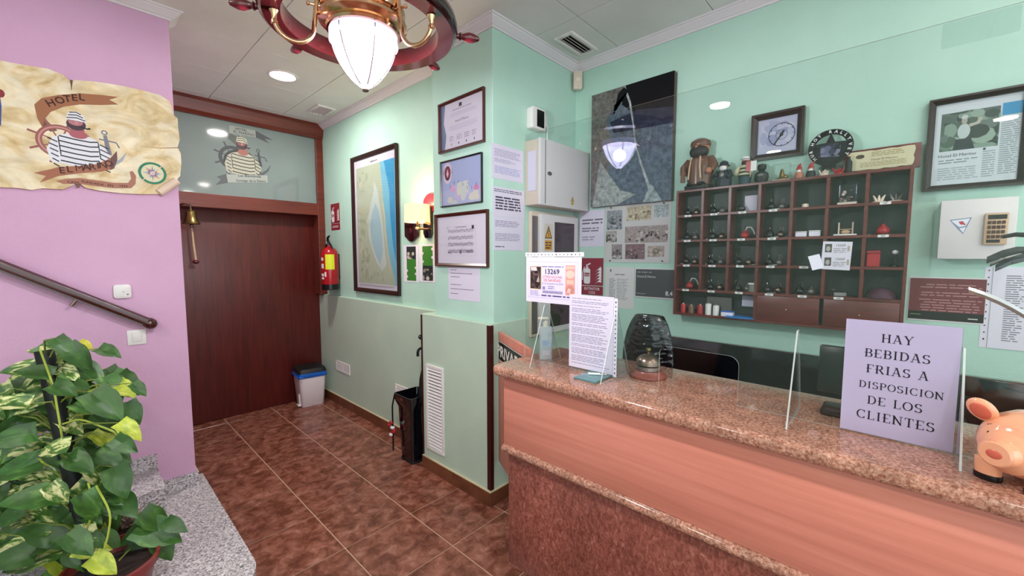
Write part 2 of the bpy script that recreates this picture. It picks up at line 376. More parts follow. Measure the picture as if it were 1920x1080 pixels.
# floor: a grout bed with one tile object per tile
fl = struct('floor', G().box(XW - 0.1, 2.7, YW, 4.7, -0.06, -0.004), 'grout', label='brown marbled floor tiles with pale grout')
TS, TX, TY = 0.390, 0.879, 1.610
tile_me = G().box(-TS / 2 + 0.0034, TS / 2 - 0.0034, -TS / 2 + 0.0034, TS / 2 - 0.0034, -0.004, 0.0).mesh('tile', 'tile_brown', bevel=0.0015, seg=1, smooth=False)
far = G()
for i in range(-9, 5):
    for j in range(-13, 9):
        cx, cy = TX + (i + 0.5) * TS, TY + (j + 0.5) * TS
        if not (XW < cx < 2.6 and cy < 4.6): continue
        if -3 <= i <= 2 and j >= -3: link('floor_tile', tile_me, fl, Matrix.Translation((cx, cy, 0)))
        elif cy > YW: far.box(cx - TS / 2 + 0.0034, cx + TS / 2 - 0.0034, cy - TS / 2 + 0.0034, cy + TS / 2 - 0.0034, -0.004, 0)
o = far.obj('outer_floor_tiles', 'tile_brown', fl, smooth=False); o['kind'] = 'stuff'

# walls
struct('wall_side', G().box(XM, 2.0, YPL - 0.2, 4.7, ZL - 0.02, 2.95), 'mint')
struct('wall_side_lower', G().box(XL, 2.0, 2.2, 4.7, 0, ZL), 'mint_lower', bevel=0.004)
struct('wall_pillar', G().box(XP, 2.64, YR, YPL, ZL - 0.01, 2.95), 'mint', bevel=0.003)
struct('wall_pillar_lower', G().box(XB, 2.64, YR - 0.012, YBL, 0, ZL), 'mint_lower', bevel=0.004)
struct('wall_right', G().box(XK, 2.7, YW, YR + 0.05, 0, 2.95), 'mint')
struct('wall_left', G().box(XW - 0.1, 0.43, YP, YP + 0.12, 0, 2.95), 'pink', bevel=0.003)
struct('wall_back', G().box(-0.1, 2.0, 4.56, 4.7, 0, 2.95), 'dark_wood')
struct('wall_lobby', G().box(XW - 0.1, XW, -0.9, YP, 0, 2.95), 'mint')  # unseen wall, sized to block glare in the screen, mint against pink bounce
struct('wall_passage', G().box(0.0, 0.06, YP + 0.12, 4.56, 0, 2.95), 'pink')

# ceiling: slab with one panel object per tile
ce = struct('ceiling', G().box(XW - 0.1, 2.7, YW, 4.7, ZC + 0.008, ZC + 0.1), 'ceiling_gap', label='suspended ceiling of square white panels')
CS, CX0, CY0 = 0.567, 0.86, 1.362
cp_me = G().box(-CS / 2 + 0.002, CS / 2 - 0.002, -CS / 2 + 0.002, CS / 2 - 0.002, 0, 0.012).mesh('panel', 'ceiling_white', bevel=0.0015, seg=1, smooth=False)
farc = G()
for i in range(-6, 4):
    for j in range(-9, 6):
        cx, cy = CX0 + (i + 0.5) * CS, CY0 + (j + 0.5) * CS
        if cx < XW - 0.1: continue
        if i >= -2 and j >= -3: link('ceiling_panel', cp_me, ce, Matrix.Translation((cx, cy, ZC)))
        else: farc.box(cx - CS / 2 + 0.002, cx + CS / 2 - 0.002, cy - CS / 2 + 0.002, cy + CS / 2 - 0.002, ZC, ZC + 0.012)
o = farc.obj('outer_ceiling_panels', 'ceiling_white', ce, smooth=False); o['kind'] = 'stuff'

# swept mouldings with mitred corners; the room lies to the right of the walking direction
def sweep(path, prof, name, m, label=None):
    n = len(path); k = len(prof); v = []; f = []
    for i, p in enumerate(path):
        p = Vector(p); d0 = (p - Vector(path[i - 1])).normalized() if i else None; d1 = (Vector(path[i + 1]) - p).normalized() if i < n - 1 else None
        n0 = Vector((d0.y, -d0.x)) if d0 else None; n1 = Vector((d1.y, -d1.x)) if d1 else None
        if n0 and n1: b = n0 + n1; b = b / (b.dot(n0))
        else: b = n0 or n1
        v += [(p.x + b.x * a, p.y + b.y * a, z) for a, z in prof]
    for i in range(n - 1):
        for q in range(k): f.append((i * k + q, i * k + (q + 1) % k, (i + 1) * k + (q + 1) % k, (i + 1) * k + q))
    f.append(tuple(range(k))); f.append(tuple((n - 1) * k + q for q in range(k - 1, -1, -1)))
    return struct(name, G().add(v, f), m, label=label)
COR = [(0, ZCOR), (0.010, ZCOR), (0.014, ZCOR + 0.008), (0.020, ZCOR + 0.010), (0.048, ZCOR + 0.034), (0.050, ZCOR + 0.039), (0.058, ZCOR + 0.041), (0.060, ZC), (0, ZC)]
sweep([(XM, 4.36), (XM, YPL), (XP, YPL), (XP, YR), (XK, YR), (XK, YW)], COR, 'trim_1', 'plaster', 'white plaster cornice along the mint walls')
sweep([(XW, YP), (0.43, YP), (0.43, YP + 0.12)], COR, 'trim_2', 'plaster', 'white plaster cornice above the pink wall')

# skirting of brown tile pieces with a pale sealant line
def skirting(name, path, h=0.085, t=0.012, z=0.0):
    base = bpy.data.objects.new(name, None); C.objects.link(base); base['kind'] = 'structure'; base['label'] = 'brown tile skirting with pale sealant line'
    for a, b in zip(path[:-1], path[1:]):
        a = Vector(a); b = Vector(b); d = (b - a); ln = d.length; d.normalize(); nrm = Vector((d.y, -d.x)); k = max(1, math.ceil(ln / TS - 0.01))
        for i in range(k):
            p = a + d * (ln * i / k + 0.0012); q = a + d * (ln * (i + 1) / k - 0.0012 + (t if i == k - 1 and b is path[-1] else 0))
            g = G(); P = [p, q, q + nrm * t, p + nrm * t]
            g.prism([(s.x, s.y) for s in P], z, z + h); g.obj('skirting_tile', 'skirting_brown', base, smooth=False)
        P = [a, b, b + nrm * (t * 0.8), a + nrm * (t * 0.8)]
        G().prism([(s.x, s.y) for s in P], z + h, z + h + 0.006).obj('sealant_line', 'pale_line', base, smooth=False)
skirting('baseboard_side', [(XL, 4.47), (XL, YBL)])
skirting('baseboard_pillar', [(XB, YBL), (XB, YR - 0.012)])
skirting('baseboard_return', [(XB - 0.012, YR - 0.012), (2.0, YR - 0.012)])

# dark wooden corner strips of the pillar base
struct('trim_3', G().box(XB - 0.003, XB + 0.026, YR - 0.016, YR + 0.014, 0.095, ZL - 0.008), 'strip_wood', label='dark wooden strip on the front corner of the pillar base', bevel=0.002)
struct('trim_4', G().box(XB - 0.003, XB + 0.02, YBL - 0.014, YBL + 0.004, 0.095, ZL - 0.008), 'strip_wood', label='dark wooden strip on the rear corner of the pillar base', bevel=0.002)

# sliding door, its beams and the transom light
dr = tag(G().box(0.10, XL + 0.02, 4.48, 4.52, 0.004, 2.0).obj('door_1', 'dark_wood', bevel=0.003), 'tall plain mahogany sliding door', None, kind='structure')
YBM = 4.35
struct('trim_5', G().prism([(YBM - 0.02, 2.72), (YBM, 2.69), (4.5, 2.69), (4.5, ZC), (YBM - 0.04, ZC), (YBM - 0.04, 2.80)], 0.06, XM, Matrix(((0, 0, 1, 0), (1, 0, 0, 0), (0, 1, 0, 0), (0, 0, 0, 1)))), 'beam_wood', label='mahogany beam under the ceiling above the transom')
struct('trim_6', G().box(0.06, 1.75, YBM, 4.5, 1.92, 2.04), 'beam_wood', label='mahogany rail between sliding door and transom', bevel=0.004)
struct('trim_7', G().box(1.745, XM, YBM, 4.5, ZL, 2.69), 'beam_wood', label='mahogany door post in the corner', bevel=0.004)
wd = struct('window_1', G().box(0.06, 1.745, 4.375, 4.385, 2.04, 2.69), 'transom', label='grey glass transom above the sliding door with sailor emblem')

# the emblem painted on the transom
def sailor(p, cx, cy, s, wheel, ribbon, full):
    """striped sailor before a ship's wheel with anchor and ribbons; s = half height"""
    X = lambda a: cx + a * s; Y = lambda b: cy + b * s
    T = lambda pts: [(X(a), Y(b)) for a, b in pts]
    ink = '2a2c30' if full else '34363a'
    # wheel
    p.ring(X(-0.45), Y(-0.05), 0.44 * s, 0.60 * s, wheel, 0, 360, 30)
    if full: p.ring(X(-0.45), Y(-0.05), 0.49 * s, 0.54 * s, 'c89088', 0, 360, 30)
    for k in range(8):
        a = math.radians(25 + 45 * k); ca, sa = math.cos(a), math.sin(a)
        p.line([(X(-0.45 + 0.58 * ca), Y(-0.05 + 0.58 * sa)), (X(-0.45 + 0.82 * ca), Y(-0.05 + 0.82 * sa))], 0.07 * s, wheel)
        p.line([(X(-0.45), Y(-0.05)), (X(-0.45 + 0.46 * ca), Y(-0.05 + 0.46 * sa))], 0.04 * s, wheel)
    # anchor
    am = '7c7c88' if full else '4c5054'
    p.line(T([(0.72, 0.42), (0.80, -0.30)]), [0.10 * s, 0.16 * s], am); p.ring(X(0.71), Y(0.52), 0.05 * s, 0.09 * s, am)
    p.line(T([(0.55, 0.25), (1.02, 0.20), (1.10, 0.02)]), 0.05 * s, am); p.line(T([(0.45, -0.62), (0.85, -0.68), (1.12, -0.45), (1.28, -0.15)]), [0.12 * s, 0.14 * s, 0.10 * s, 0.02 * s], 'a8a8b4' if full else '5a5e62')
    # body and sleeves
    sh = 'e4e2ea' if full else 'b4b2a0'
    if not full: p.ell(X(-0.1), Y(-0.2), 0.75 * s, 0.62 * s, '3a3c3c', 26)
    p.poly(T([(-0.72, -0.78), (-0.80, -0.35), (-0.66, 0.05), (-0.45, 0.22), (-0.18, 0.30), (0.22, 0.30), (0.50, 0.16), (0.72, -0.10), (0.84, -0.40), (0.70, -0.72), (0.0, -0.88)]), sh)
    for k in range(6):
        y = 0.14 - 0.175 * k
        p.line(T([(-0.48, y + 0.03), (-0.10, y - 0.03), (0.30, y - 0.06), (0.52, y - 0.02)]), 0.045 * s, ink)
        p.line(T([(-0.76 + 0.02 * k, y - 0.10), (-0.52, y - 0.20)]), 0.04 * s, ink); p.line(T([(0.56, y - 0.10), (0.80, y - 0.22)]), 0.04 * s, ink)
    p.line(T([(-0.50, 0.14), (-0.46, -0.5)]), 0.03 * s, ink); p.line(T([(0.52, 0.10), (0.56, -0.5)]), 0.03 * s, ink)
    # neck, head, beard, pipe, cap
    p.ell(X(0.02), Y(0.30), 0.24 * s, 0.15 * s, 'b0606a' if full else 'a0685c'); p.rect(X(-0.14), Y(0.30), X(0.18), Y(0.55), 'b0606a' if full else 'a0685c')
    p.ell(X(-0.02), Y(0.66), 0.25 * s, 0.22 * s, '4a3840'); p.ell(X(-0.03), Y(0.74), 0.19 * s, 0.13 * s, 'b87880' if full else '8a6058')
    p.ell(X(-0.01), Y(0.71), 0.045 * s, 0.05 * s, 'c88a88'); p.rect(X(-0.13), Y(0.78), X(-0.06), Y(0.80), ink); p.rect(X(0.02), Y(0.78), X(0.09), Y(0.80), ink)
    p.line(T([(0.02, 0.60), (0.26, 0.55), (0.34, 0.58)]), [0.02 * s, 0.05 * s, 0.07 * s], '2c2024')
    p.poly(T([(-0.27, 0.80), (-0.22, 1.02), (-0.05, 1.14), (0.08, 1.10), (0.20, 0.98), (0.24, 0.78)]), 'e6e4ea' if full else 'c8c6b0')
    for k in range(3): p.line(T([(-0.25 + 0.04 * k, 0.86 + 0.1 * k), (0.0, 0.90 + 0.1 * k), (0.22 - 0.05 * k, 0.83 + 0.1 * k)]), 0.035 * s, ink)
pr = Print()
c = ony(460, 297, 4.375)
S = 0.205
x0, z0 = c.x, c.z
def TW(pts): return [(x0 + a * S, z0 + b * S) for a, b in pts]
pr.poly(TW([(-0.55, 0.98), (0.45, 1.00), (0.45, 1.30), (-0.55, 1.32)]), '9aa098'); pr.poly(TW([(0.45, 1.3), (1.15, 1.02), (0.8, 1.02), (1.0, 0.84), (0.45, 1.0)]), '54585a')
pr.poly(TW([(-0.55, 0.98), (-0.2, 0.85), (-0.35, 0.52), (-0.62, 0.75)]), '5c625c')
pr.text('HOTEL', x0 - 0.02, z0 + 1.175 * S, 0.10 * S, '202426', bold=0.01); pr.text('EL MARINO', x0, z0 + 1.03 * S, 0.11 * S, '202426', bold=0.01)
sailor(pr, x0 - 0.02, z0 - 0.02 * S, S * 0.86, '45484c', None, False)
pr.poly(TW([(-0.75, -1.15), (0.85, -0.95), (0.85, -0.62), (-0.75, -0.80)]), 'a2a8a2'); pr.poly(TW([(-0.75, -0.78), (-1.1, -0.95), (-0.95, -1.05), (-1.15, -1.3), (-0.7, -1.15)]), '5c6062')
pr.text('Les Bienvenida', x0 + 0.03, z0 - 0.80 * S, 0.075 * S * 1.4, '202426', rot=0.09, bold=0.01); pr.text('Santiago de la Ribera', x0 + 0.04, z0 - 1.0 * S, 0.075 * S * 1.3, '202426', rot=0.1, bold=0.01)
pr.obj('emblem', wd, 'print', Matrix.Translation((0, 4.3748, 0)) @ FY)['label'] = 'faded sailor emblem with ribbons'

# stairs of grey speckled granite and their skirting
st = G()
st.prism([(-0.9, YP - 0.001), (-0.9, 1.86), (0.33, 1.86)] + arc(0.34, 2.02, 0.14, 0.16, -90, 0, 8) + [(0.48, YP + 0.12), (0.431, YP + 0.12), (0.431, YP - 0.001)], 0.125, 0.155)
st.prism([(-0.9, YP - 0.001), (-0.9, 1.88), (0.31, 1.88)] + arc(0.32, 2.03, 0.14, 0.15, -90, 0, 8) + [(0.46, YP + 0.12), (0.431, YP + 0.12), (0.431, YP - 0.001)], 0.0, 0.125)
sr = struct('floor_step', st, 'granite_grey', label='grey speckled granite bottom step with rounded corner')
G().box(-0.9, 0.262, 2.66, YP - 0.013, 0.156, 0.325).obj('upper_tread', 'granite_grey', sr, bevel=0.003)
G().box(-0.9, -0.02, 2.66, YP - 0.013, 0.326, 0.495).obj('upper_tread', 'granite_grey', sr, bevel=0.003)
sk = bpy.data.objects.new('baseboard_stairs', None); C.objects.link(sk); sk['kind'] = 'structure'; sk['label'] = 'stepped granite skirting on the pink wall'
G().box(0.262, 0.442, YP - 0.012, YP, 0.155, 0.232).obj('skirting_slab', 'granite_grey', sk, smooth=False)
G().box(-0.02, 0.262, YP - 0.012, YP, 0.155, 0.402).obj('skirting_slab', 'granite_grey', sk, smooth=False)
G().box(-0.9, -0.02, YP - 0.012, YP, 0.155, 0.57).obj('skirting_slab', 'granite_grey', sk, smooth=False)
G().box(0.43, 0.442, YP, YP + 0.12, 0.0, 0.232).obj('skirting_slab', 'granite_grey', sk, smooth=False)

# ================================================================== LAMPS
def downlight(x, y, label, group='round ceiling downlights', power=LAMP_DOWN):
    t = thing('ceiling_downlight', label, 'downlight', Vector((x, y, ZC)), group)
    G().ringlathe([(0.082, 0.004), (0.102, 0.004), (0.104, 0.0), (0.100, -0.005), (0.086, -0.006), (0.080, 0.0)], 32).obj('trim_ring', 'white_plastic', t)
    G().lathe([(0, -0.001), (0.08, -0.001), (0.08, 0.004), (0, 0.004)], 28).obj('diffuser', 'downlight', t)
    l = bpy.data.lights.new('downlight_lamp', 'AREA'); l.shape = 'DISK'; l.size = 0.15; l.energy = power; l.color = (1.0, 0.97, 0.93)
    o = bpy.data.objects.new('downlight_lamp', l); C.objects.link(o); o.parent = t; o.location = (0, 0, -0.012)
downlight(1.136, 3.376, 'lit round downlight in the ceiling before the sliding door', power=16)
downlight(1.735, -0.63, 'round downlight over the right end of the counter', power=2.5)
for x, y in ((0.2, -0.7), (-1.2, -0.7), (-1.2, 1.2), (0.2, -2.2), (-1.2, -2.2), (1.735, -2.2)):  # extra downlights, never in view, added to brighten the room
    downlight(x, y, 'round ceiling downlight added behind the viewer to light the lobby')

# chandelier: a ship's wheel with a brass ship's lantern
CH = Vector((0.619, 1.17, 0))
ch = thing('wheel_chandelier', 'ship wheel chandelier with glowing white glass lantern and brass arms', 'chandelier', CH)
g = G(); zw = 2.155
g.ringlathe([(0.214, zw), (0.258, zw), (0.268, zw + 0.008), (0.272, zw + 0.022), (0.268, zw + 0.040), (0.255, zw + 0.052), (0.214, zw + 0.052), (0.212, zw + 0.026)], 72)
g.obj('wheel_rim', 'wheel_wood', ch)
hp = [(0.0, 0.0), (0.007, 0.0), (0.008, 0.012), (0.012, 0.016), (0.008, 0.022), (0.010, 0.027), (0.015, 0.042), (0.014, 0.056), (0.007, 0.074), (0.0, 0.078)]
hm = G().lathe(hp, 14).mesh('handle', 'oxblood')
for k in range(8):
    a = math.radians(14 + 45 * k)
    M = Matrix.Rotation(a, 4, 'Z') @ Matrix.Translation((0.266, 0, zw + 0.026)) @ Matrix.Rotation(PI / 2, 4, 'Y')
    link('wheel_handle', hm, ch, M)
am = []
for k in range(28):
    t = k / 27
    if t < 0.45: q = t / 0.45; am.append((0.112 + 0.020 * q, 0, 2.30 - 0.165 * q))
    else:
        q = (t - 0.45) / 0.55; a = PI + q * PI
        am.append((0.180 + 0.048 * math.cos(a), 0, 2.135 + 0.05 * math.sin(a)))
am.append((0.228, 0, 2.155))
am_me = G().tube(am, 0.0062, 10).mesh('arm', 'brass')
cap_me = G().lathe([(0.0055, 2.118), (0.0085, 2.120), (0.0085, 2.128), (0.006, 2.131), (0.007, 2.143), (0.012, 2.153), (0.0, 2.153)], 14, Matrix.Translation((0.228, 0, 0))).mesh('socket', 'brass')
pin_me = G().tube([(0.11, 0, 2.195), (0.145, 0, 2.195)], 0.004, 8).ball((0.145, 0, 2.195), 0.006, 10, 6).mesh('pin', 'brass')
for a in (161, -68, 62):
    R = Matrix.Rotation(math.radians(a), 4, 'Z')
    arm = link('brass_arm', am_me, ch, R); link('socket', cap_me, arm); link('pin', pin_me, arm)
G().lathe([(0.094, 2.143), (0.101, 2.145), (0.105, 2.151), (0.101, 2.158), (0.112, 2.163), (0.122, 2.170), (0.122, 2.178), (0.112, 2.184), (0.108, 2.192), (0.116, 2.197), (0.118, 2.214), (0.106, 2.222), (0.100, 2.24), (0.104, 2.246), (0.085, 2.27), (0.055, 2.305), (0.03, 2.345), (0.018, 2.36), (0.018, 2.40), (0, 2.40)], 48).obj('brass_collar', 'brass', ch)
gp = []
for k in range(19):
    t = k / 18; z = 2.148 - 0.156 * t; r = 0.0935 * (math.cos(t * PI / 2) ** 0.66) if t < 1 else 0.0
    gp.append((max(r, 0.0), z))
gp[-1] = (0.0, 1.992)
G().lathe(gp[::-1], 40).obj('glass_globe', 'globe', ch)
G().ringlathe([(0.0958, 2.148), (0.0952, 2.118), (0.0932, 2.118), (0.0932, 2.148)], 40).obj('frosted_band', 'globe_band', ch)
l = bpy.data.lights.new('lantern_bulb', 'POINT'); l.energy = LAMP_GLOBE; l.color = (0.95, 0.95, 1.0); l.shadow_soft_size = 0.032
o = bpy.data.objects.new('lantern_bulb', l); C.objects.link(o); o.parent = ch; o.location = (0, 0, 2.068)
rib = [(r + 0.0012, 0, z) for r, z in gp[1:-1]]
rib_me = G().tube(rib, 0.0021, 6).mesh('rib', 'bronze')
for k in range(6): link('lantern_wire', rib_me, ch, Matrix.Rotation(math.radians(20 + 60 * k), 4, 'Z'))
G().lathe([(0, 1.986), (0.008, 1.986), (0.01, 1.990), (0.008, 1.996), (0, 1.997)], 14).obj('finial', 'bronze', ch)
G().tube([(0, 0, 2.38), (0, 0, ZC - 0.02)], 0.008, 10).obj('stem', 'brass', ch)
G().lathe([(0, ZC - 0.045), (0.02, ZC - 0.042), (0.055, ZC - 0.02), (0.06, ZC - 0.001), (0, ZC - 0.001)], 28).obj('ceiling_rose', 'brass', ch)

# wall sconce with cloth shade on the side wall
sp = Vector((XM, 2.53, 1.80))
t = thing('wall_sconce', 'lit wall sconce with cream cloth shade beside the pillar', 'sconce', sp)
G().prism([(-0.05, -0.13), (-0.03, -0.165), (0.03, -0.165), (0.05, -0.13), (0.05, 0.06), (-0.05, 0.06)], 0.0, 0.022, FX).obj('backplate', 'black_gloss', t, bevel=0.004)
sh = G(); sh.ringlathe([(0.088, -0.055), (0.091, -0.055), (0.088, 0.07), (0.085, 0.07)], 36, Matrix.Translation((-0.105, 0, 0)))
sh.obj('lamp_shade', 'shade_cloth', t)
G().tube([(-0.022, 0, -0.10), (-0.105, 0, -0.10), (-0.105, 0, 0.0)], 0.010, 10).obj('bracket', 'bronze', t)
G().ball((-0.105, 0, -0.105), 0.02).obj('knob', 'bronze', t)
G().lathe([(0, -0.01), (0.018, 0.0), (0.025, 0.02), (0.014, 0.045), (0, 0.05)], 16, Matrix.Translation((-0.105, 0, 0))).obj('bulb', 'downlight', t)
l = bpy.data.lights.new('sconce_lamp', 'POINT'); l.energy = LAMP_SCONCE; l.color = (1.0, 0.72, 0.42); l.shadow_soft_size = 0.03
o = bpy.data.objects.new('sconce_lamp', l); C.objects.link(o); o.parent = t; o.location = (-0.105, 0, 0.055)
# ceiling air grilles
def ceiling_grille(P, wx, wy, label):
    t = thing('ceiling_vent', label, 'vent', Vector((P[0], P[1], ZC)), 'ceiling air vents')
    g = G()
    for a, b in (((-wx / 2, -wy / 2), (wx / 2, -wy / 2 + 0.022)), ((-wx / 2, wy / 2 - 0.022), (wx / 2, wy / 2)), ((-wx / 2, -wy / 2 + 0.022), (-wx / 2 + 0.022, wy / 2 - 0.022)), ((wx / 2 - 0.022, -wy / 2 + 0.022), (wx / 2, wy / 2 - 0.022))):
        g = G().box(a[0], b[0], a[1], b[1], -0.014, 0.0); g.obj('vent_frame', 'white_plastic', t, bevel=0.003)
    G().box(-wx / 2 + 0.02, wx / 2 - 0.02, -wy / 2 + 0.02, wy / 2 - 0.02, -0.001, 0.004).obj('vent_backing', 'grey_back', t)
    k = 4
    for i in range(k):
        if wx > wy: G().box(-wx / 2 + 0.022, wx / 2 - 0.022, -0.010, 0.010, -0.001, 0.001, Matrix.Translation((0, -wy / 2 + 0.022 + (wy - 0.044) * (i + 0.5) / k, -0.007)) @ Matrix.Rotation(0.7, 4, 'X')).obj('slat', 'offwhite', t)
        else: G().box(-0.010, 0.010, -wy / 2 + 0.022, wy / 2 - 0.022, -0.001, 0.001, Matrix.Translation((-wx / 2 + 0.022 + (wx - 0.044) * (i + 0.5) / k, 0, -0.007)) @ Matrix.Rotation(0.7, 4, 'Y')).obj('slat', 'offwhite', t)
P = onz(602, 206, ZC); ceiling_grille((P.x, P.y), 0.16, 0.26, 'small white ceiling vent in the corner above the door post')
P = onz(1081, 81, ZC); ceiling_grille((P.x, P.y), 0.29, 0.13, 'white slotted ceiling vent in the corner above the key wall')

# ================================================================== COUNTER
XF, YE = 1.222, 1.19
ct = thing('reception_counter', 'long reception counter with salmon wood front and red granite base', 'counter', Vector((1.45, -0.4, 0)))
L0 = Matrix.Translation((-1.45, 0.4, 0))
G().box(XF, XF + 0.03, -2.2, YE, 0.70, 0.998, L0).obj('front_panel', 'salmon_wood', ct, bevel=0.002)
G().box(XF + 0.03, 1.64, YE - 0.03, YE, 0.16, 0.998, L0).obj('end_panel', 'salmon_wood', ct, bevel=0.002)
G().box(XF + 0.006, XF + 0.036, -2.2, YE - 0.022, 0.17, 0.665, L0).obj('granite_base_panel', 'granite_base', ct, bevel=0.003)
G().box(XF + 0.10, XF + 0.13, -2.2, YE - 0.08, 0.0, 0.17, L0).obj('toe_kick', 'granite_base', ct)
md = [(XF - 0.016, 0.682)] + [(XF + 0.004 + 0.02 * math.cos(math.radians(a)), 0.682 + 0.018 * math.sin(math.radians(a))) for a in (180, 150, 120, 90)] + [(XF + 0.035, 0.70), (XF + 0.035, 0.664)] + [(XF + 0.004 + 0.02 * math.cos(math.radians(a)), 0.682 + 0.018 * math.sin(math.radians(a))) for a in (270, 240, 210)]
MXZ = Matrix(((1, 0, 0, 0), (0, 0, -1, 0), (0, 1, 0, 0), (0, 0, 0, 1)))      # profile x,z swept along y
G().prism(md[1:], -YE, 2.2, L0 @ MXZ).obj('granite_moulding', 'granite_top', ct)
wt = G().prism([(1.68, -2.2), (1.68, 1.238), (1.275, 1.242)] + arc(1.235, 1.200, 0.05, 0.042, 90, 180, 6)[1:] + [(1.183, -2.2)], 1.0, ZT)
wt = tag(wt.obj('counter_worktop', 'granite_top', bevel=0.014, seg=4), 'polished pink brown granite worktop lying on the reception counter', 'worktop')
G().box(1.62, 1.645, -2.2, YE - 0.03, 0.16, 0.998, L0).obj('back_panel', 'salmon_wood', ct)

# ajar swing gate with the PRIVADO plate
a = Vector((1.69, 1.675, 0)); b = Vector((1.462, 1.245, 0)); d = (b - a).normalized(); ln = (b - a).length
gm = Matrix(((d.x, 0, d.y, a.x), (d.y, 0, -d.x, a.y), (0, 1, 0, 0), (0, 0, 0, 1)))   # local x along the gate, y up, z to the lobby side
# z must point to the camera
if (gm.to_3x3() @ Vector((0, 0, 1))).dot(Vector((0, 0, 0)) - a) < 0: gm = Matrix(((d.x, 0, -d.y, a.x), (d.y, 0, d.x, a.y), (0, 1, 0, 0), (0, 0, 0, 1)))
gt = thing('swing_gate', 'salmon wood swing gate with a black lettered plate beside the counter', 'gate', gm)
G().box(0, ln, 0.28, 1.062, -0.012, 0.012).obj('gate_leaf', 'salmon_wood', gt, bevel=0.002)
G().box(0.012, 0.455, 0.90, 1.015, 0.012, 0.015).obj('plate', 'black_plastic', gt)
p = Print(z=0.0155)
for r4 in ((0.012, 0.90, 0.455, 0.905), (0.012, 1.01, 0.455, 1.015), (0.012, 0.90, 0.020, 1.015), (0.447, 0.90, 0.455, 1.015)): p.rect(*r4, 'd8d4cc')
p.text('PRIVADO', 0.235, 0.926, 0.064, 'e4e2da', bold=0.02, sx=1.25); p.obj('lettering', gt)

# acrylic sneeze screen with hatch, on four triangular feet
sc_out = [(-1.21, ZT + 0.001), (-0.60, ZT + 0.001)]
hat = [(-0.585, ZT + 0.001)] + arc(-0.555, 1.162, 0.03, 0.03, 180, 90, 6) + arc(-0.365, 1.162, 0.03, 0.03, 90, 0, 6) + [(-0.335, ZT + 0.001)]
outl = [(-1.21, ZT + 0.001)] + hat + [(0.33, ZT + 0.001), (0.33, 2.028), (-1.21, 2.028)]
MSC = Matrix.Translation((XS, 0, 0)) @ FX
sg = thing('sneeze_screen', 'large clear acrylic screen with a hatch standing along the counter', 'screen', Matrix.Translation((XS, 0.44, ZT)))
LS = Matrix.Translation((-XS, -0.44, -ZT)) @ MSC
me = G().prism(outl, -0.002, 0.002, LS).mesh('acrylic_sheet', 'acrylic', smooth=False)
me.materials.append(MATS['acrylic_edge'])
for q in me.polygons:
    if abs(q.normal.x) < 0.5: q.material_index = 1
link('acrylic_sheet', me, sg)
for k, y in enumerate((1.09, 0.755, 0.19, -0.125)):
    tri = [(-0.108, ZT + 0.0005), (0.108, ZT + 0.0005), (0.012, 1.293), (-0.012, 1.293)]
    me = G().prism(tri, -0.002, 0.002, Matrix(((1, 0, 0, 0.003), (0, 0, 1, y - 0.44), (0, 1, 0, -ZT), (0, 0, 0, 1)))).mesh('foot', 'acrylic', smooth=False)
    me.materials.append(MATS['acrylic_edge'])
    for q in me.polygons:
        if abs(q.normal.y) < 0.5: q.material_index = 1
    link('triangular_foot', me, sg)
G().prism(rrect(0.05, 0.165, 1.970, 2.024, 0.004), 0.0022, 0.0032, LS).obj('clear_label', 'acrylic', sg)

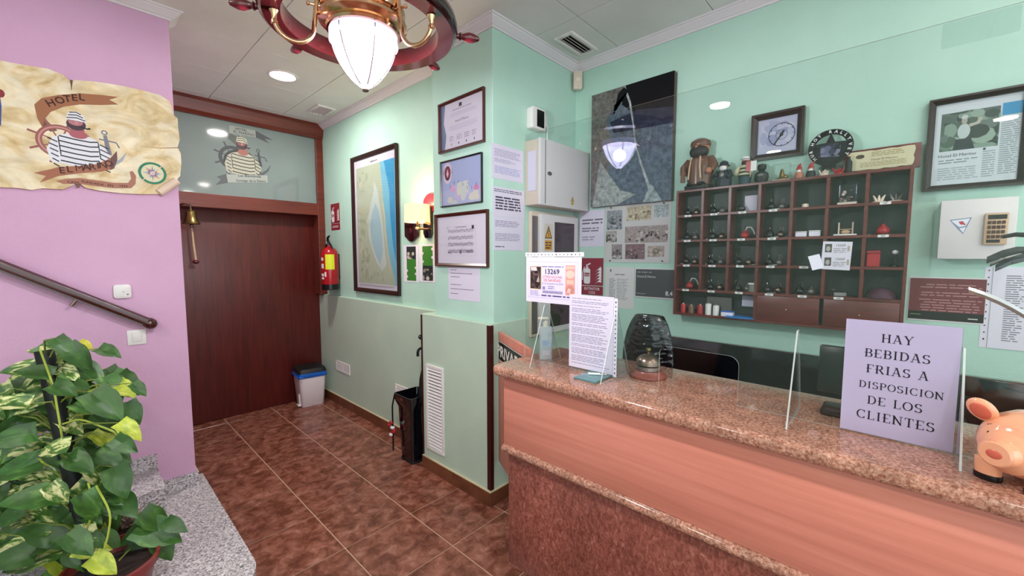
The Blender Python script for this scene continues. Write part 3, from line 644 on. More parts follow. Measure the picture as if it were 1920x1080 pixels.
# ---------------- slab serif lettering of the drinks notice
def slab(p, s, cx, y, h, col):
    """letters drawn from thick stems, thin bars and bracketed slabs"""
    W = {'H': .86, 'A': .82, 'Y': .84, 'B': .74, 'E': .72, 'I': .42, 'D': .84, 'S': .66, 'F': .70, 'R': .82, 'O': .86, 'P': .74, 'C': .80, 'L': .70, 'N': .86, 'T': .76, ' ': .42}
    tot = sum(W[c] + 0.10 for c in s) - 0.10; x = cx - tot * h / 2
    TK, TN = .15, .065
    def stem(a, y0=0.0, y1=1.0, top=True, bot=True, sw=.15):
        p.rect(x + (a - TK / 2) * h, y + y0 * h, x + (a + TK / 2) * h, y + y1 * h, col)
        if top: p.rect(x + (a - sw) * h, y + (y1 - TN) * h, x + (a + sw) * h, y + y1 * h, col)
        if bot: p.rect(x + (a - sw) * h, y + y0 * h, x + (a + sw) * h, y + (y0 + TN) * h, col)
    def bar(a0, a1, b, t=TN): p.rect(x + a0 * h, y + (b - t / 2) * h, x + a1 * h, y + (b + t / 2) * h, col)
    def dg(a0, b0, a1, b1, w): p.line([(x + a0 * h, y + b0 * h), (x + a1 * h, y + b1 * h)], w * h, col)
    def slb(a, b, sw=.14): p.rect(x + (a - sw) * h, y + b * h, x + (a + sw) * h, y + (b + TN) * h, col)
    def bow(cx_, cy_, rx, ry, a0, a1, n=14):
        pts = []; ws = []
        for i in range(n + 1):
            a = math.radians(a0 + (a1 - a0) * i / n); pts.append((x + (cx_ + rx * math.cos(a)) * h, y + (cy_ + ry * math.sin(a)) * h))
            ws.append(h * (TN + (TK - TN) * abs(math.cos(a)) ** 1.3))
        p.line(pts, ws, col)
    for c in s:
        if c == 'H': stem(.17); stem(.69); bar(.17, .69, .52)
        elif c == 'I': stem(.21)
        elif c == 'E': stem(.19); bar(.19, .66, .9675); bar(.19, .68, .0325); bar(.02, .50, .50); p.rect(x + .60 * h, y + .78 * h, x + .66 * h, y + h, col); p.rect(x + .62 * h, y, x + .68 * h, y + .24 * h, col)
        elif c == 'F': stem(.19); bar(.19, .68, .9675); bar(.02, .50, .50); p.rect(x + .62 * h, y + .76 * h, x + .68 * h, y + h, col)
        elif c == 'L': stem(.19); bar(.19, .66, .0325); p.rect(x + .60 * h, y, x + .66 * h, y + .26 * h, col)
        elif c == 'T': stem(.38, top=False); bar(.03, .73, .9675); p.rect(x + .03 * h, y + .76 * h, x + .09 * h, y + h, col); p.rect(x + .67 * h, y + .76 * h, x + .73 * h, y + h, col)
        elif c == 'A': dg(.12, 0.02, .40, .99, TN); dg(.42, .99, .70, 0.02, TK); bar(.22, .60, .32); slb(.12, 0); slb(.70, 0); p.rect(x + .26 * h, y + .935 * h, x + .48 * h, y + h, col)
        elif c == 'Y': stem(.42, 0, .48, top=False); dg(.14, .97, .44, .44, TK); dg(.72, .97, .42, .44, TN); slb(.14, .935); slb(.72, .935, .12)
        elif c == 'N': stem(.14, bot=True, top=False); dg(.10, .99, .72, .02, TK); bar(-.02, .18, .9675); p.rect(x + .66 * h, y, x + (.66 + TN) * h, y + h, col); slb(.70, .935)
        elif c == 'B': stem(.19); bar(.19, .42, .9675); bar(.02, .44, .52); bar(.19, .42, .0325); bow(.42, .75, .20, .218, -90, 90); bow(.44, .27, .23, .238, -90, 90)
        elif c == 'P': stem(.19); bar(.19, .42, .9675); bar(.02, .44, .46); bow(.42, .715, .23, .253, -90, 90)
        elif c == 'R': stem(.19); bar(.19, .42, .9675); bar(.02, .44, .50); bow(.42, .735, .20, .233, -90, 90); dg(.42, .48, .72, .03, TK); slb(.72, 0, .11)
        elif c == 'D': stem(.19); bar(.19, .40, .9675); bar(.19, .40, .0325); bow(.38, .5, .36, .468, -90, 90, 20)
        elif c == 'O': bow(.43, .5, .355, .468, 0, 360, 28)
        elif c == 'C': bow(.44, .5, .36, .468, 50, 310, 24); p.rect(x + .66 * h, y + .72 * h, x + .72 * h, y + .98 * h, col); p.rect(x + .66 * h, y + .02 * h, x + .72 * h, y + .28 * h, col)
        elif c == 'S': bow(.33, .745, .225, .222, 30, 270, 18); bow(.33, .275, .245, .242, -150, 90, 18); p.rect(x + .52 * h, y + .76 * h, x + .575 * h, y + .98 * h, col); p.rect(x + .06 * h, y + .02 * h, x + .115 * h, y + .24 * h, col)
        x += (W[c] + 0.10) * h

# sheets standing in or fixed to the screen
def sheet(name, label, cat, y0, y1, z0, z1, m='paper', x=XS - 0.003, lean=0.0, cz=None):
    """sheet of paper on the lobby side of the screen, y0 = its left edge"""
    M = Matrix.Translation((x, (y0 + y1) / 2, (z0 + z1) / 2)) @ FX @ Matrix.Rotation(lean, 4, 'Z')
    t = thing(name, label, cat, M); W = abs(y0 - y1); Hh = z1 - z0
    G().box(-W / 2, W / 2, -Hh / 2, Hh / 2, 0.0003, 0.0012).obj('paper_sheet', m, t, smooth=False)
    return t, W, Hh
A = onz(1578, 803, ZT); B = onz(1792, 848, ZT)
t, W, Hh = sheet('drinks_notice', 'notice reading HAY BEBIDAS FRIAS A DISPOSICION DE LOS CLIENTES', 'notice', 0.086, -0.1205, ZT + 0.004, 1.338, 'paper_white')
p = Print(z=0.0014, dz=0.0)
for i, s in enumerate(('HAY', 'BEBIDAS', 'FRIAS A', 'DISPOSICION', 'DE LOS', 'CLIENTES')):
    hh = (0.0215, 0.0215, 0.0215, 0.0195, 0.0215, 0.0225)[i]
    slab(p, s, (-0.004, -0.004, -0.002, 0.006, -0.002, 0.0)[i], 0.094 - i * 0.0405, hh * (1.0 if s != 'DISPOSICION' else 0.92), '2c2630')
p.obj('lettering', t)
G().box(-W / 2 - 0.001, W / 2 + 0.001, -Hh / 2, Hh / 2 + 0.001, 0.0026, 0.0034).obj('clear_sleeve', 'sleeve', t)

def holes(t, x, y0, y1, n, vertical=True, z=0.0014, W=0.012):
    g = G()
    p = Print(z=z)
    for i in range(n):
        a = y0 + (y1 - y0) * (i + 0.5) / n; r = 0.0028 if i % 4 else 0.0042
        (p.ell(x, a, 0.0026, r, '3c3640', 10) if vertical else p.ell(a, x, r, 0.0026, '3c3640', 10))
    return p.obj('punched_holes', t)
def sleeve_strip(t, x0, x1, y0, y1): return G().box(x0, x1, y0, y1, 0.0004, 0.0010).obj('perforated_edge', 'paper_white', t, smooth=False)

# lottery sheet
t, W, Hh = sheet('lottery_poster', 'landscape lottery sheet numbered 13269 hung on the acrylic screen', 'poster', 1.198, 0.908, 1.302, 1.498, 'paper')
sleeve_strip(t, -W / 2 - 0.006, W / 2 + 0.010, Hh / 2 + 0.002, Hh / 2 + 0.019); holes(t, Hh / 2 + 0.010, -W / 2, W / 2, 15, False, 0.0012)
p = Print(z=0.0014); k = W / 0.29
def R4(x0, y0, x1, y1, c): p.rect(x0 * W, y0 * Hh, x1 * W, y1 * Hh, c)
R4(-.46, -.40, .44, .40, 'b9aede'); R4(-.455, -.39, .435, .39, 'dcd2f0')
R4(-.425, -.22, -.20, .30, 'c8b090'); R4(-.415, -.20, -.215, .285, '3a2a2c')
p.poly([(-.41 * W, .28 * Hh), (-.30 * W, .28 * Hh), (-.27 * W, .14 * Hh), (-.40 * W, .18 * Hh)], 'd8c8c8'); p.poly([(-.33 * W, -.18 * Hh), (-.24 * W, -.18 * Hh), (-.25 * W, .10 * Hh), (-.28 * W, .02 * Hh)], 'b0a498')
p.blobs(-.40 * W, -.23 * W, -.18 * Hh, .2 * Hh, 14, ['5a4440', '8a7468', '2c2024', '6c5850'], 0.012, 3)
p.rows(-.19 * W, .20 * W, .27 * Hh, .31 * Hh, 1, '7c70a0', .5, 5, 0)
p.text('13269', 0.0, .135 * Hh, .105 * Hh, '342c44', bold=0.02, sx=1.1)
p.text('LOTERÍA NACIONAL', 0.0, .045 * Hh, .055 * Hh, 'c06a60', bold=0.01, sx=0.74); p.text('DE NAVIDAD', 0.0, -.03 * Hh, .055 * Hh, 'd05a4a', bold=0.015)
p.text('22 de diciembre de 2018', 0.0, -.095 * Hh, .042 * Hh, '5c4c74', bold=0.012, sx=0.95)
R4(-.18, -.21, -.13, -.14, '8a80c0'); p.rows(-.08 * W, .05 * W, -.20 * Hh, -.12 * Hh, 2, '7a6ca4', .4, 8, .3)
R4(-.18, -.29, .19, -.225, 'b0a4c8'); p.text('IMPORTE PARTICIPACION', 0.005 * W, -.282 * Hh, .036 * Hh, '4c4068', sx=0.85)
p.rows(-.20 * W, .38 * W, -.37 * Hh, -.31 * Hh, 1, '5a4c78', .5, 9, 0); p.rows(-.42 * W, -.22 * W, -.36 * Hh, -.24 * Hh, 4, '7a6ca4', .35, 11, .4)
R4(.235, -.30, .395, .33, 'd8988c'); p.ell(.315 * W, .14 * Hh, .075 * W, .085 * Hh, 'ecc0b0'); R4(.255, -.06, .375, .02, 'eab8a4'); p.ell(.315 * W, -.19 * Hh, .075 * W, .10 * Hh, 'c88478'); p.text('20', .315 * W, -.22 * Hh, .07 * Hh, 'f0d8cc', bold=0.03, rot=1.2); R4(.245, .25, .385, .31, 'e8b8a8')
p.obj('ticket_print', t)

# typed letter
t, W, Hh = sheet('typed_letter', 'densely typed letter in a plastic sleeve on the screen beside the desk bell', 'letter', 0.962, 0.762, ZT + 0.012, 1.348, 'paper', x=XS - 0.0055)
sleeve_strip(t, W / 2 + 0.001, W / 2 + 0.016, -Hh / 2 - 0.006, Hh / 2 - 0.004); holes(t, W / 2 + 0.009, -Hh / 2, Hh / 2 - 0.01, 17, True, 0.0012)
p = Print(z=0.0014); y = Hh / 2 - 0.012
for k, n in enumerate((1, 2, 1, 3, 5, 2, 4, 5, 2, 4, 4, 1)):
    p.rows(-W / 2 + 0.012, W / 2 - 0.014, y - n * 0.0062, y, n, '857a9a', .36, 20 + k, .25); y -= n * 0.0062 + 0.0052
p.obj('typed_lines', t)['kind'] = 'stuff'
# ---------------- things on the worktop
def pump_bottle(P, rz, wx, wy, h, label, pump):
    t = thing('sanitizer_bottle', label, 'bottle', Matrix.Translation(P) @ Matrix.Rotation(rz, 4, 'Z'), 'pump bottles on the counter')
    G().prism(rrect(-wx / 2, wx / 2, -wy / 2, wy / 2, 0.008, 4), 0.0, h).obj('bottle_body', 'frosted', t, bevel=0.004)
    G().prism(rrect(-wx / 2 + 0.003, wx / 2 - 0.003, -wy / 2 + 0.003, wy / 2 - 0.003, 0.006, 4), 0.003, h * 0.62).obj('gel_fill', 'gel_clear', t)
    G().tube([(0, 0, 0.008), (0, 0, h + 0.01)], 0.003, 8).obj('dip_tube', 'white_plastic', t)
    G().lathe([(0, h), (0.013, h), (0.013, h + 0.018), (0.006, h + 0.020), (0.005, h + 0.034), (0, h + 0.034)], 16).obj('pump_collar', pump, t)
    G().prism([(-0.012, -0.009), (0.012, -0.009), (0.012, 0.009), (-0.012, 0.009), (-0.036, 0.004), (-0.036, -0.004)], h + 0.032, h + 0.041).obj('pump_head', pump, t, bevel=0.002)
    q = Print(z=0.0); q.rect(-wx * .35, h * .40, wx * .35, h * .62, 'c8d0e4'); q.rect(-wx * .3, h * .16, wx * .3, h * .30, 'd6ccd6'); q.rows(-wx * .3, wx * .3, h * .42, h * .60, 5, '8088a8', .4, 3, .3)
    q.obj('bottle_label', t, 'print', Matrix.Translation((0, -wy / 2 - 0.0004, 0)) @ FY)
pump_bottle(Vector((1.425, 1.125, ZT)), -0.75, 0.056, 0.034, 0.150, 'square clear gel bottle with peach pump on the counter end', 'peach_plastic')
pump_bottle(Vector((1.46, 0.98, ZT)), -0.75, 0.06, 0.034, 0.125, 'squat clear gel bottle with white pump half behind the typed letter', 'white_plastic')
# bell
P = Vector((1.49, 0.675, ZT))
t = thing('desk_bell', 'brass counter bell on a turned round wooden base', 'bell', P)
G().lathe([(0, 0), (0.066, 0), (0.069, 0.004), (0.068, 0.010), (0.060, 0.016), (0.052, 0.022), (0.050, 0.026), (0, 0.026)], 40).obj('wooden_base', 'bell_base_wood', t)
G().lathe([(0.040, 0.026), (0.042, 0.028), (0.042, 0.042), (0.039, 0.044), (0, 0.044)], 32).obj('skirt_ring', 'steel', t)
G().lathe([(0.043, 0.046), (0.046, 0.048), (0.044, 0.062), (0.036, 0.075), (0.022, 0.083), (0.008, 0.086), (0, 0.086)], 36).obj('dome', 'bronze', t)
G().lathe([(0.004, 0.084), (0.004, 0.096), (0.007, 0.098), (0.010, 0.103), (0.009, 0.110), (0, 0.112)], 18).obj('striker_button', 'old_brass', t)
# glass pad and pen
t = thing('glass_tray', 'small teal glass pad on the counter before the typed letter', 'tray', Vector((1.34, 0.818, ZT)))
G().box(-0.073, 0.073, -0.048, 0.048, 0, 0.008).obj('glass_slab', 'teal_glass', t, bevel=0.0015)
t = thing('white_pen', 'short white pen lying on the glass pad', 'pen', Matrix.Translation((1.345, 0.81, ZT + 0.0125)) @ Matrix.Rotation(-1.0, 4, 'Z'))
G().tube([(-0.035, 0, 0), (0.01, 0, 0)], 0.0045, 10).obj('barrel', 'white_plastic', t); G().tube([(0.01, 0, 0), (0.034, 0, 0)], 0.0026, 8).obj('tip', 'steel', t)

# small black terminal behind the notice
t = thing('card_terminal', 'black desk terminal on a stand half behind the drinks notice', 'terminal', Matrix.Translation((1.52, 0.07, ZT)) @ Matrix.Rotation(0.0, 4, 'Z'))
G().prism(rrect(-0.055, 0.055, -0.06, 0.07, 0.012), 0, 0.014).obj('stand_base', 'black_plastic', t, bevel=0.003)
G().box(-0.012, 0.012, -0.02, 0.02, 0.014, 0.08).obj('neck', 'black_plastic', t)
G().box(-0.012, 0.012, -0.10, 0.085, 0.055, 0.195, Matrix.Rotation(0.15, 4, 'Y')).obj('screen_housing', 'black_plastic', t, bevel=0.005)
G().box(0.012, 0.0125, -0.09, 0.075, 0.068, 0.185, Matrix.Rotation(0.15, 4, 'Y')).obj('display', 'dark_screen', t)

# piggy bank
pg = thing('piggy_bank', 'shiny orange pink ceramic piggy bank at the right end of the counter', 'piggy bank', Matrix.Translation((1.287, -0.216, ZT)) @ Matrix.Rotation(math.radians(146), 4, 'Z') @ Matrix.Diagonal((0.88, 1.08, 1.06, 1)))
def surf(fn, nu, nv):
    v = []; f = []
    for i in range(nu + 1):
        for j in range(nv): v.append(fn(i / nu, 2 * PI * j / nv))
    for i in range(nu):
        for j in range(nv): f.append((i * nv + j, i * nv + (j + 1) % nv, (i + 1) * nv + (j + 1) % nv, (i + 1) * nv + j))
    f.append(tuple(range(nv - 1, -1, -1))); f.append(tuple(nu * nv + j for j in range(nv))); return v, f
prof = [(-0.105, 0.004), (-0.102, 0.022), (-0.09, 0.042), (-0.06, 0.060), (-0.02, 0.066), (0.02, 0.064), (0.05, 0.055), (0.07, 0.044), (0.082, 0.033), (0.088, 0.026), (0.108, 0.0235), (0.112, 0.024), (0.115, 0.021), (0.1155, 0.012)]
def pigf(u, a):
    s = u * (len(prof) - 1); i = min(int(s), len(prof) - 2); q = s - i
    x = prof[i][0] + (prof[i + 1][0] - prof[i][0]) * q; r = prof[i][1] + (prof[i + 1][1] - prof[i][1]) * q
    return (x, r * math.cos(a), 0.078 + r * math.sin(a) * 0.98 - (0.006 if x > 0.07 else 0))
v, f = surf(pigf, 39, 28); G().add(v, f).obj('body', 'pig_skin', pg)
G().ball((0.1145, 0, 0.072), (0.003, 0.012, 0.009), 16, 8).obj('snout_disc', 'pig_pink', pg)
for s in (-1, 1):
    M = Matrix.Translation((0.048, s * 0.041, 0.125)) @ Matrix.Rotation(-s * 0.55, 4, 'X') @ Matrix.Rotation(0.45, 4, 'Y')
    ear = G().ball((0, 0, 0.012), (0.011, 0.021, 0.026), 16, 10, M).obj('ear', 'pig_skin', pg)
    G().ball((0.0085, 0, 0.014), (0.0045, 0.014, 0.018), 14, 8, M).obj('inner_ear', 'pig_pink', ear)
    G().ball((0.0735, s * 0.026, 0.098), (0.003, 0.0032, 0.0042), 10, 6).obj('eye', 'black_ink', pg)
    G().tube([(0.064, s * 0.020, 0.1135), (0.066, s * 0.026, 0.1145), (0.064, s * 0.033, 0.111)], 0.0009, 5).obj('eyebrow', 'black_ink', pg)
    for x in (0.045, -0.06):
        lg = G().lathe([(0, 0.004), (0.018, 0.004), (0.019, 0.012), (0.021, 0.04), (0, 0.05)], 16, Matrix.Translation((x, s * 0.034, 0))).obj('leg', 'pig_skin', pg)
        G().lathe([(0, 0), (0.019, 0), (0.020, 0.004), (0.0195, 0.012), (0, 0.012)], 16, Matrix.Translation((x, s * 0.034, 0))).obj('hoof', 'black_ink', lg)
G().box(-0.02, 0.025, -0.002, 0.002, 0.1415, 0.144).obj('coin_slot', 'black_ink', pg)
tl = [(-0.104 - 0.006 * k / 6, 0.010 * math.sin(k), 0.085 + 0.010 * math.cos(k) + 0.002 * k) for k in range(9)]
G().tube(tl, 0.003, 6).obj('tail', 'pig_skin', pg)

# strap leaved metal ornament behind the screen at the far right
t = thing('ribbon_ornament', 'spray of black and silver metal ribbons at the right edge of the counter', 'ornament', Vector((1.58, -0.36, ZT)))
G().lathe([(0, 0), (0.05, 0), (0.055, 0.01), (0.04, 0.10), (0.048, 0.14), (0.044, 0.14), (0.036, 0.10), (0, 0.10)], 24).obj('vase', 'black_gloss', t)
def blade(tip, mid, w, m):
    P0 = Vector((0.0, 0.0, 0.12)); P1 = Vector(mid); P2 = Vector(tip); v = []; f = []; n = 12
    for i in range(n + 1):
        q = i / n; p_ = P0 * (1 - q) ** 2 + P1 * 2 * q * (1 - q) + P2 * q * q; ww = w * (0.35 + 0.65 * min(1, q * 3)) * (1 if q < .8 else 1 - (q - .8) * 1.2)
        v += [(p_.x, p_.y, p_.z - ww / 2), (p_.x - 0.0025, p_.y, p_.z), (p_.x, p_.y, p_.z + ww / 2), (p_.x + 0.0015, p_.y, p_.z)]
    for i in range(n):
        for j in range(4): f.append((i * 4 + j, i * 4 + (j + 1) % 4, i * 4 + 4 + (j + 1) % 4, i * 4 + 4 + j))
    f.append((3, 2, 1, 0)); f.append(tuple(n * 4 + j for j in range(4)))
    G().add(v, f).obj('ribbon', m, t, smooth=False)
o3 = Vector((1.58, -0.36, ZT))
def tipat(u, v, x): return onx(u, v, x) - o3
for (u, v, um, vm, w, m) in ((1850, 488, 2040, 395, 0.022, 'black_plastic'), (1856, 497, 2050, 400, 0.010, 'steel'), (1866, 503, 2060, 395, 0.022, 'black_gloss'), (1880, 444, 2040, 400, 0.012, 'black_plastic'), (1816, 543, 2000, 600, 0.018, 'steel')):
    blade(tipat(u, v, 1.50), tipat(um, vm, 1.55), w, m)

# ================================================================== THINGS ON THE WALLS
def frame_bars(t, W, H, w, d, m, name='frame_bar', z0=0.0):
    """four mitred bars with a raised outer lip"""
    pr = [(0, 0), (0, d), (w * 0.35, d), (w, d * 0.55), (w, 0)]
    for k in range(4):
        a, b = (W, H) if k % 2 == 0 else (H, W)
        v = []; f = []
        for e in (-1, 1):
            for (i, z) in pr: v.append((e * (a / 2 - i), -b / 2 + i, z + z0))
        n = len(pr)
        for q in range(n): f.append((q, (q + 1) % n, n + (q + 1) % n, n + q))
        f.append(tuple(range(n))); f.append(tuple(range(2 * n - 1, n - 1, -1)))
        G().add(v, f, Matrix.Rotation(k * PI / 2, 4, 'Z')).obj(name, m, t, smooth=False)
def framed(name, label, cat, axis, wall, px, w, d, fm, backing='paper', group=None, glass=True, back_z=0.006):
    t, W, H = hang(name, label, cat, axis, wall, px, d, group)
    frame_bars(t, W, H, w, d, fm)
    iw, ih = W - 2 * w + 0.002, H - 2 * w + 0.002
    G().box(-iw / 2, iw / 2, -ih / 2, ih / 2, 0.0, back_z).obj('picture_sheet', backing, t, smooth=False)
    if glass: G().box(-iw / 2, iw / 2, -ih / 2, ih / 2, back_z + 0.003, back_z + 0.0045).obj('glass_pane', 'pane', t, smooth=False)
    return t, iw, ih, back_z + 0.0004

# ---- side wall: map, fire notice, extinguisher, plaque, prints, vents
t, W, H, z = framed('framed_map', 'tall framed coastal map in a dark wooden frame on the side wall', 'map', 'x', XM, [(655, 297), (741, 268), (747, 552), (665, 548)], 0.035, 0.026, 'frame_dark', 'paper_white')
p = Print(z=z); q = lambda pts: [(a * W / 2, b * H / 2) for a, b in pts]
p.poly(q([(-.9, -.92), (.95, -.92), (.95, .88), (-.9, .88)]), 'bcc6ae')
p.poly(q([(.30, .88), (.95, .88), (.95, -.92), (.90, -.92), (.80, -.72), (.62, -.45), (.52, -.1), (.50, .1), (.42, .3), (.38, .55)]), '7cc2dc')
p.poly(q([(.48, .88), (.95, .88), (.95, -.60), (.82, -.35), (.72, .1), (.70, .45)]), '3f9fd0')
p.poly(q([(.02, .62), (.18, .45), (.25, .25), (.36, .02), (.40, -.18), (.44, -.40), (.52, -.62), (.30, -.72), (.05, -.60), (-.15, -.42), (-.32, -.2), (-.38, .05), (-.22, .25), (-.05, .45)]), 'cbd8d0')
p.poly(q([(.05, .30), (.20, .18), (.28, .0), (.33, -.2), (.36, -.42), (.22, -.62), (.0, -.48), (-.18, -.28), (-.24, -.02), (-.10, .18)]), 'a9c9d2')
p.line(q([(.40, .30), (.47, .05), (.50, -.2), (.58, -.5), (.70, -.75)]), 0.006, 'dfe0cc')
p.blobs(-.85 * W / 2, -.30 * W / 2, -.88 * H / 2, .8 * H / 2, 40, ['aab898', 'c8ceb6', 'a8b496', 'c2c8a8', 'd0cdb4'], 0.03, 4); p.blobs(-.6 * W / 2, .5 * W / 2, -.9 * H / 2, -.72 * H / 2, 16, ['b0bc9c', 'c6ccb4'], 0.02, 5)
for k in range(14):
    r = random.Random(90 + k); a = r.uniform(-.85, -.2); b = r.uniform(-.85, .8); p.line(q([(a, b), (a + r.uniform(-.2, .2), b + r.uniform(-.08, .08)), (a + r.uniform(-.1, .4), b + r.uniform(-.1, .1))]), 0.0018, '9c8c74')
p.rows(-.15 * W / 2, .2 * W / 2, .91 * H / 2, .935 * H / 2, 1, '77706c', .6, 2, 0); p.rows(-.85 * W / 2, .9 * W / 2, -.965 * H / 2, -.935 * H / 2, 2, 'a4a8a0', .4, 3, .1)
p.obj('map_print', t)
def fire_sign(t, W, H, words):
    p = Print(z=0.003); m = H * .26
    G().box(-W / 2, W / 2, -H / 2 + m, H / 2, 0, 0.002).obj('pictogram_plate', 'sign_red', t, smooth=False)
    G().box(-W / 2, W / 2, -H / 2, -H / 2 + m - H * .02, 0, 0.002).obj('word_plate', 'sign_red', t, smooth=False)
    cx = -W * .24; y0 = -H * .2
    p.poly(rrect(cx - W * .15, cx + W * .15, y0, y0 + H * .42, W * .08), 'e8e4e6'); p.rect(cx - W * .05, y0 + H * .42, cx + W * .05, y0 + H * .48, 'e8e4e6')
    p.line([(cx - W * .05, y0 + H * .5), (cx + W * .16, y0 + H * .56)], W * .05, 'e8e4e6'); p.line([(cx - W * .12, y0 + H * .46), (cx - W * .22, y0 + H * .30), (cx - W * .22, y0 + H * .1)], W * .04, 'e8e4e6')
    p.rect(cx - W * .12, y0 + H * .20, cx + W * .12, y0 + H * .30, '8c1c2c'); p.text('CO2', cx, y0 + H * .22, H * .05, 'e8e4e6', bold=0.02)
    for k in range(5):
        yy = y0 + H * .08 * k; p.poly([(W * .12, yy), (W * .25, yy + H * .06), (W * .44, yy + H * .05), (W * .40, yy + H * .16), (W * .30, yy + H * .10)], 'e8e4e6')
    if len(words) == 1: p.text(words[0], 0, -H / 2 + m * .35, m * .3, 'e8e4e6', bold=0.015, sx=0.95)
    else:
        p.text(words[0], 0, -H / 2 + m * .52, m * .27, 'e8e4e6', bold=0.012); p.text(words[1], 0, -H / 2 + m * .12, m * .27, 'e8e4e6', bold=0.012)
    p.obj('pictogram', t)
t, W, H = hang('extinguisher_sign', 'small red extinguisher sign above the fire extinguisher', 'sign', 'x', XM, [(621, 383), (637, 380), (637, 431), (621, 432)])
fire_sign(t, W, H, ('EXTINTOR',))
E_ = Vector((XM - 0.085, 4.07, 1.175))
t = thing('fire_extinguisher', 'red fire extinguisher with yellow tag hung on the side wall', 'extinguisher', E_)
G().lathe([(0, 0.05), (0.078, 0.05), (0.08, 0.06), (0.08, 0.33), (0.074, 0.37), (0.05, 0.405), (0.022, 0.418), (0.020, 0.43), (0, 0.43)], 36).obj('cylinder', 'red_paint', t)
G().lathe([(0, 0), (0.074, 0), (0.081, 0.006), (0.082, 0.055), (0, 0.055)], 32).obj('base_cup', 'black_plastic', t)
G().lathe([(0.018, 0.428), (0.021, 0.435), (0.021, 0.455), (0.014, 0.46), (0, 0.46)], 16).obj('valve', 'steel', t)
G().tube([(0, 0.0, 0.455), (-0.01, 0.01, 0.485), (-0.02, -0.02, 0.51), (-0.02, -0.06, 0.525)], [0.012, 0.014, 0.011, 0.006], 10).obj('lever', 'black_plastic', t)
G().tube([(0, 0, 0.45), (-0.01, -0.03, 0.45), (-0.01, -0.07, 0.43), (0, -0.08, 0.40)], [0.010, 0.010, 0.009, 0.007], 8).obj('carry_handle', 'black_plastic', t)
G().tube([(0, 0.02, 0.45), (0.0, 0.07, 0.44), (0.0, 0.088, 0.38), (0.0, 0.086, 0.2), (0, 0.084, 0.12)], 0.009, 8).obj('hose', 'black_plastic', t)
G().box(0.06, 0.085, -0.03, 0.03, 0.1, 0.35).obj('wall_bracket', 'black_matte', t)
cm = Matrix.Rotation(math.radians(-132 + 180 - 0), 4, 'Z')
def curved_label(a_mid, half, z0, z1, r, m, name):
    v = []; f = []; n = 8
    for i in range(n + 1):
        a = math.radians(a_mid - half + 2 * half * i / n); v += [(r * math.cos(a), r * math.sin(a), z0), (r * math.cos(a), r * math.sin(a), z1)]
    for i in range(n): f.append((2 * i, 2 * i + 2, 2 * i + 3, 2 * i + 1))
    return G().add(v, f).obj(name, m, t)
curved_label(-113, 30, 0.20, 0.345, 0.0812, 'yellow_tag', 'inspection_tag')
for (a, hf, z0, z1) in ((-172, 13, 0.285, 0.315), (-170, 13, 0.21, 0.255), (-172, 14, 0.135, 0.16), (-170, 13, 0.105, 0.125), (-145, 6, 0.13, 0.175)): curved_label(a, hf, z0, z1, 0.0806, 'label_white', 'printed_panel')

t, W, H = hang('wooden_shield', 'dark wooden shield plaque on the side wall left of the sconce', 'plaque', 'x', XM, [(758, 402), (783, 402), (783, 453), (758, 453)], 0.018)
G().prism([(-W / 2, -H * .30), (-W * .1, -H / 2), (W * .1, -H / 2), (W / 2, -H * .30), (W / 2, H / 2), (-W / 2, H / 2)], 0, 0.018).obj('shield_board', 'wheel_wood', t, bevel=0.004)
G().lathe([(0, 0), (0.02, 0), (0.022, 0.003), (0.006, 0.006), (0, 0.006)], 16, Matrix.Translation((0, -H * .1, 0.018))).obj('medallion', 'oxblood', t)
t, W, H = hang('red_plaque', 'red oval plaque showing above the sconce shade', 'plaque', 'x', XM, [(793, 362), (822, 362), (822, 398), (793, 398)], 0.01)
G().prism(arc(0, 0, W / 2, H / 2, 0, 350, 35), 0, 0.012).obj('oval_board', 'sign_red', t, bevel=0.003)
for k, (u0, u1) in enumerate(((757, 784), (786, 816))):
    t, W, H = hang('match_print', ('football print with the player at the top beside the map', 'football print with the players at the bottom behind the pillar')[k], 'print', 'x', XM, [(u0, 461 - k), (u1, 458 - k), (u1, 529), (u0, 529)], 0.002, 'football prints under the sconce')
    G().box(-W / 2, W / 2, -H / 2, H / 2, 0, 0.002).obj('print_sheet', 'paper_white', t, smooth=False)
    p = Print(z=0.0024); p.rect(-W * .28, -H * .46, W * .36, H * .46, '3c7a30')
    ya, yb = (H * .12, H * .46) if k == 0 else (-H * .46, -H * .06)
    p.rect(-W * .28, ya, W * .36, yb, '2a3030'); p.blobs(-W * .25, W * .33, ya, yb - H * .08, 9, ['8a8478', '55504c', 'c0b8ac'], 0.018, 7 + k)
    for i in range(4): p.ell((-W * .26, W * .33)[i % 2], (-H * .35 + i * H * .08) if k == 0 else (H * .05 + i * H * .11), 0.012, 0.010, 'dcd8e0', 10)
    p.obj('match_photo', t)
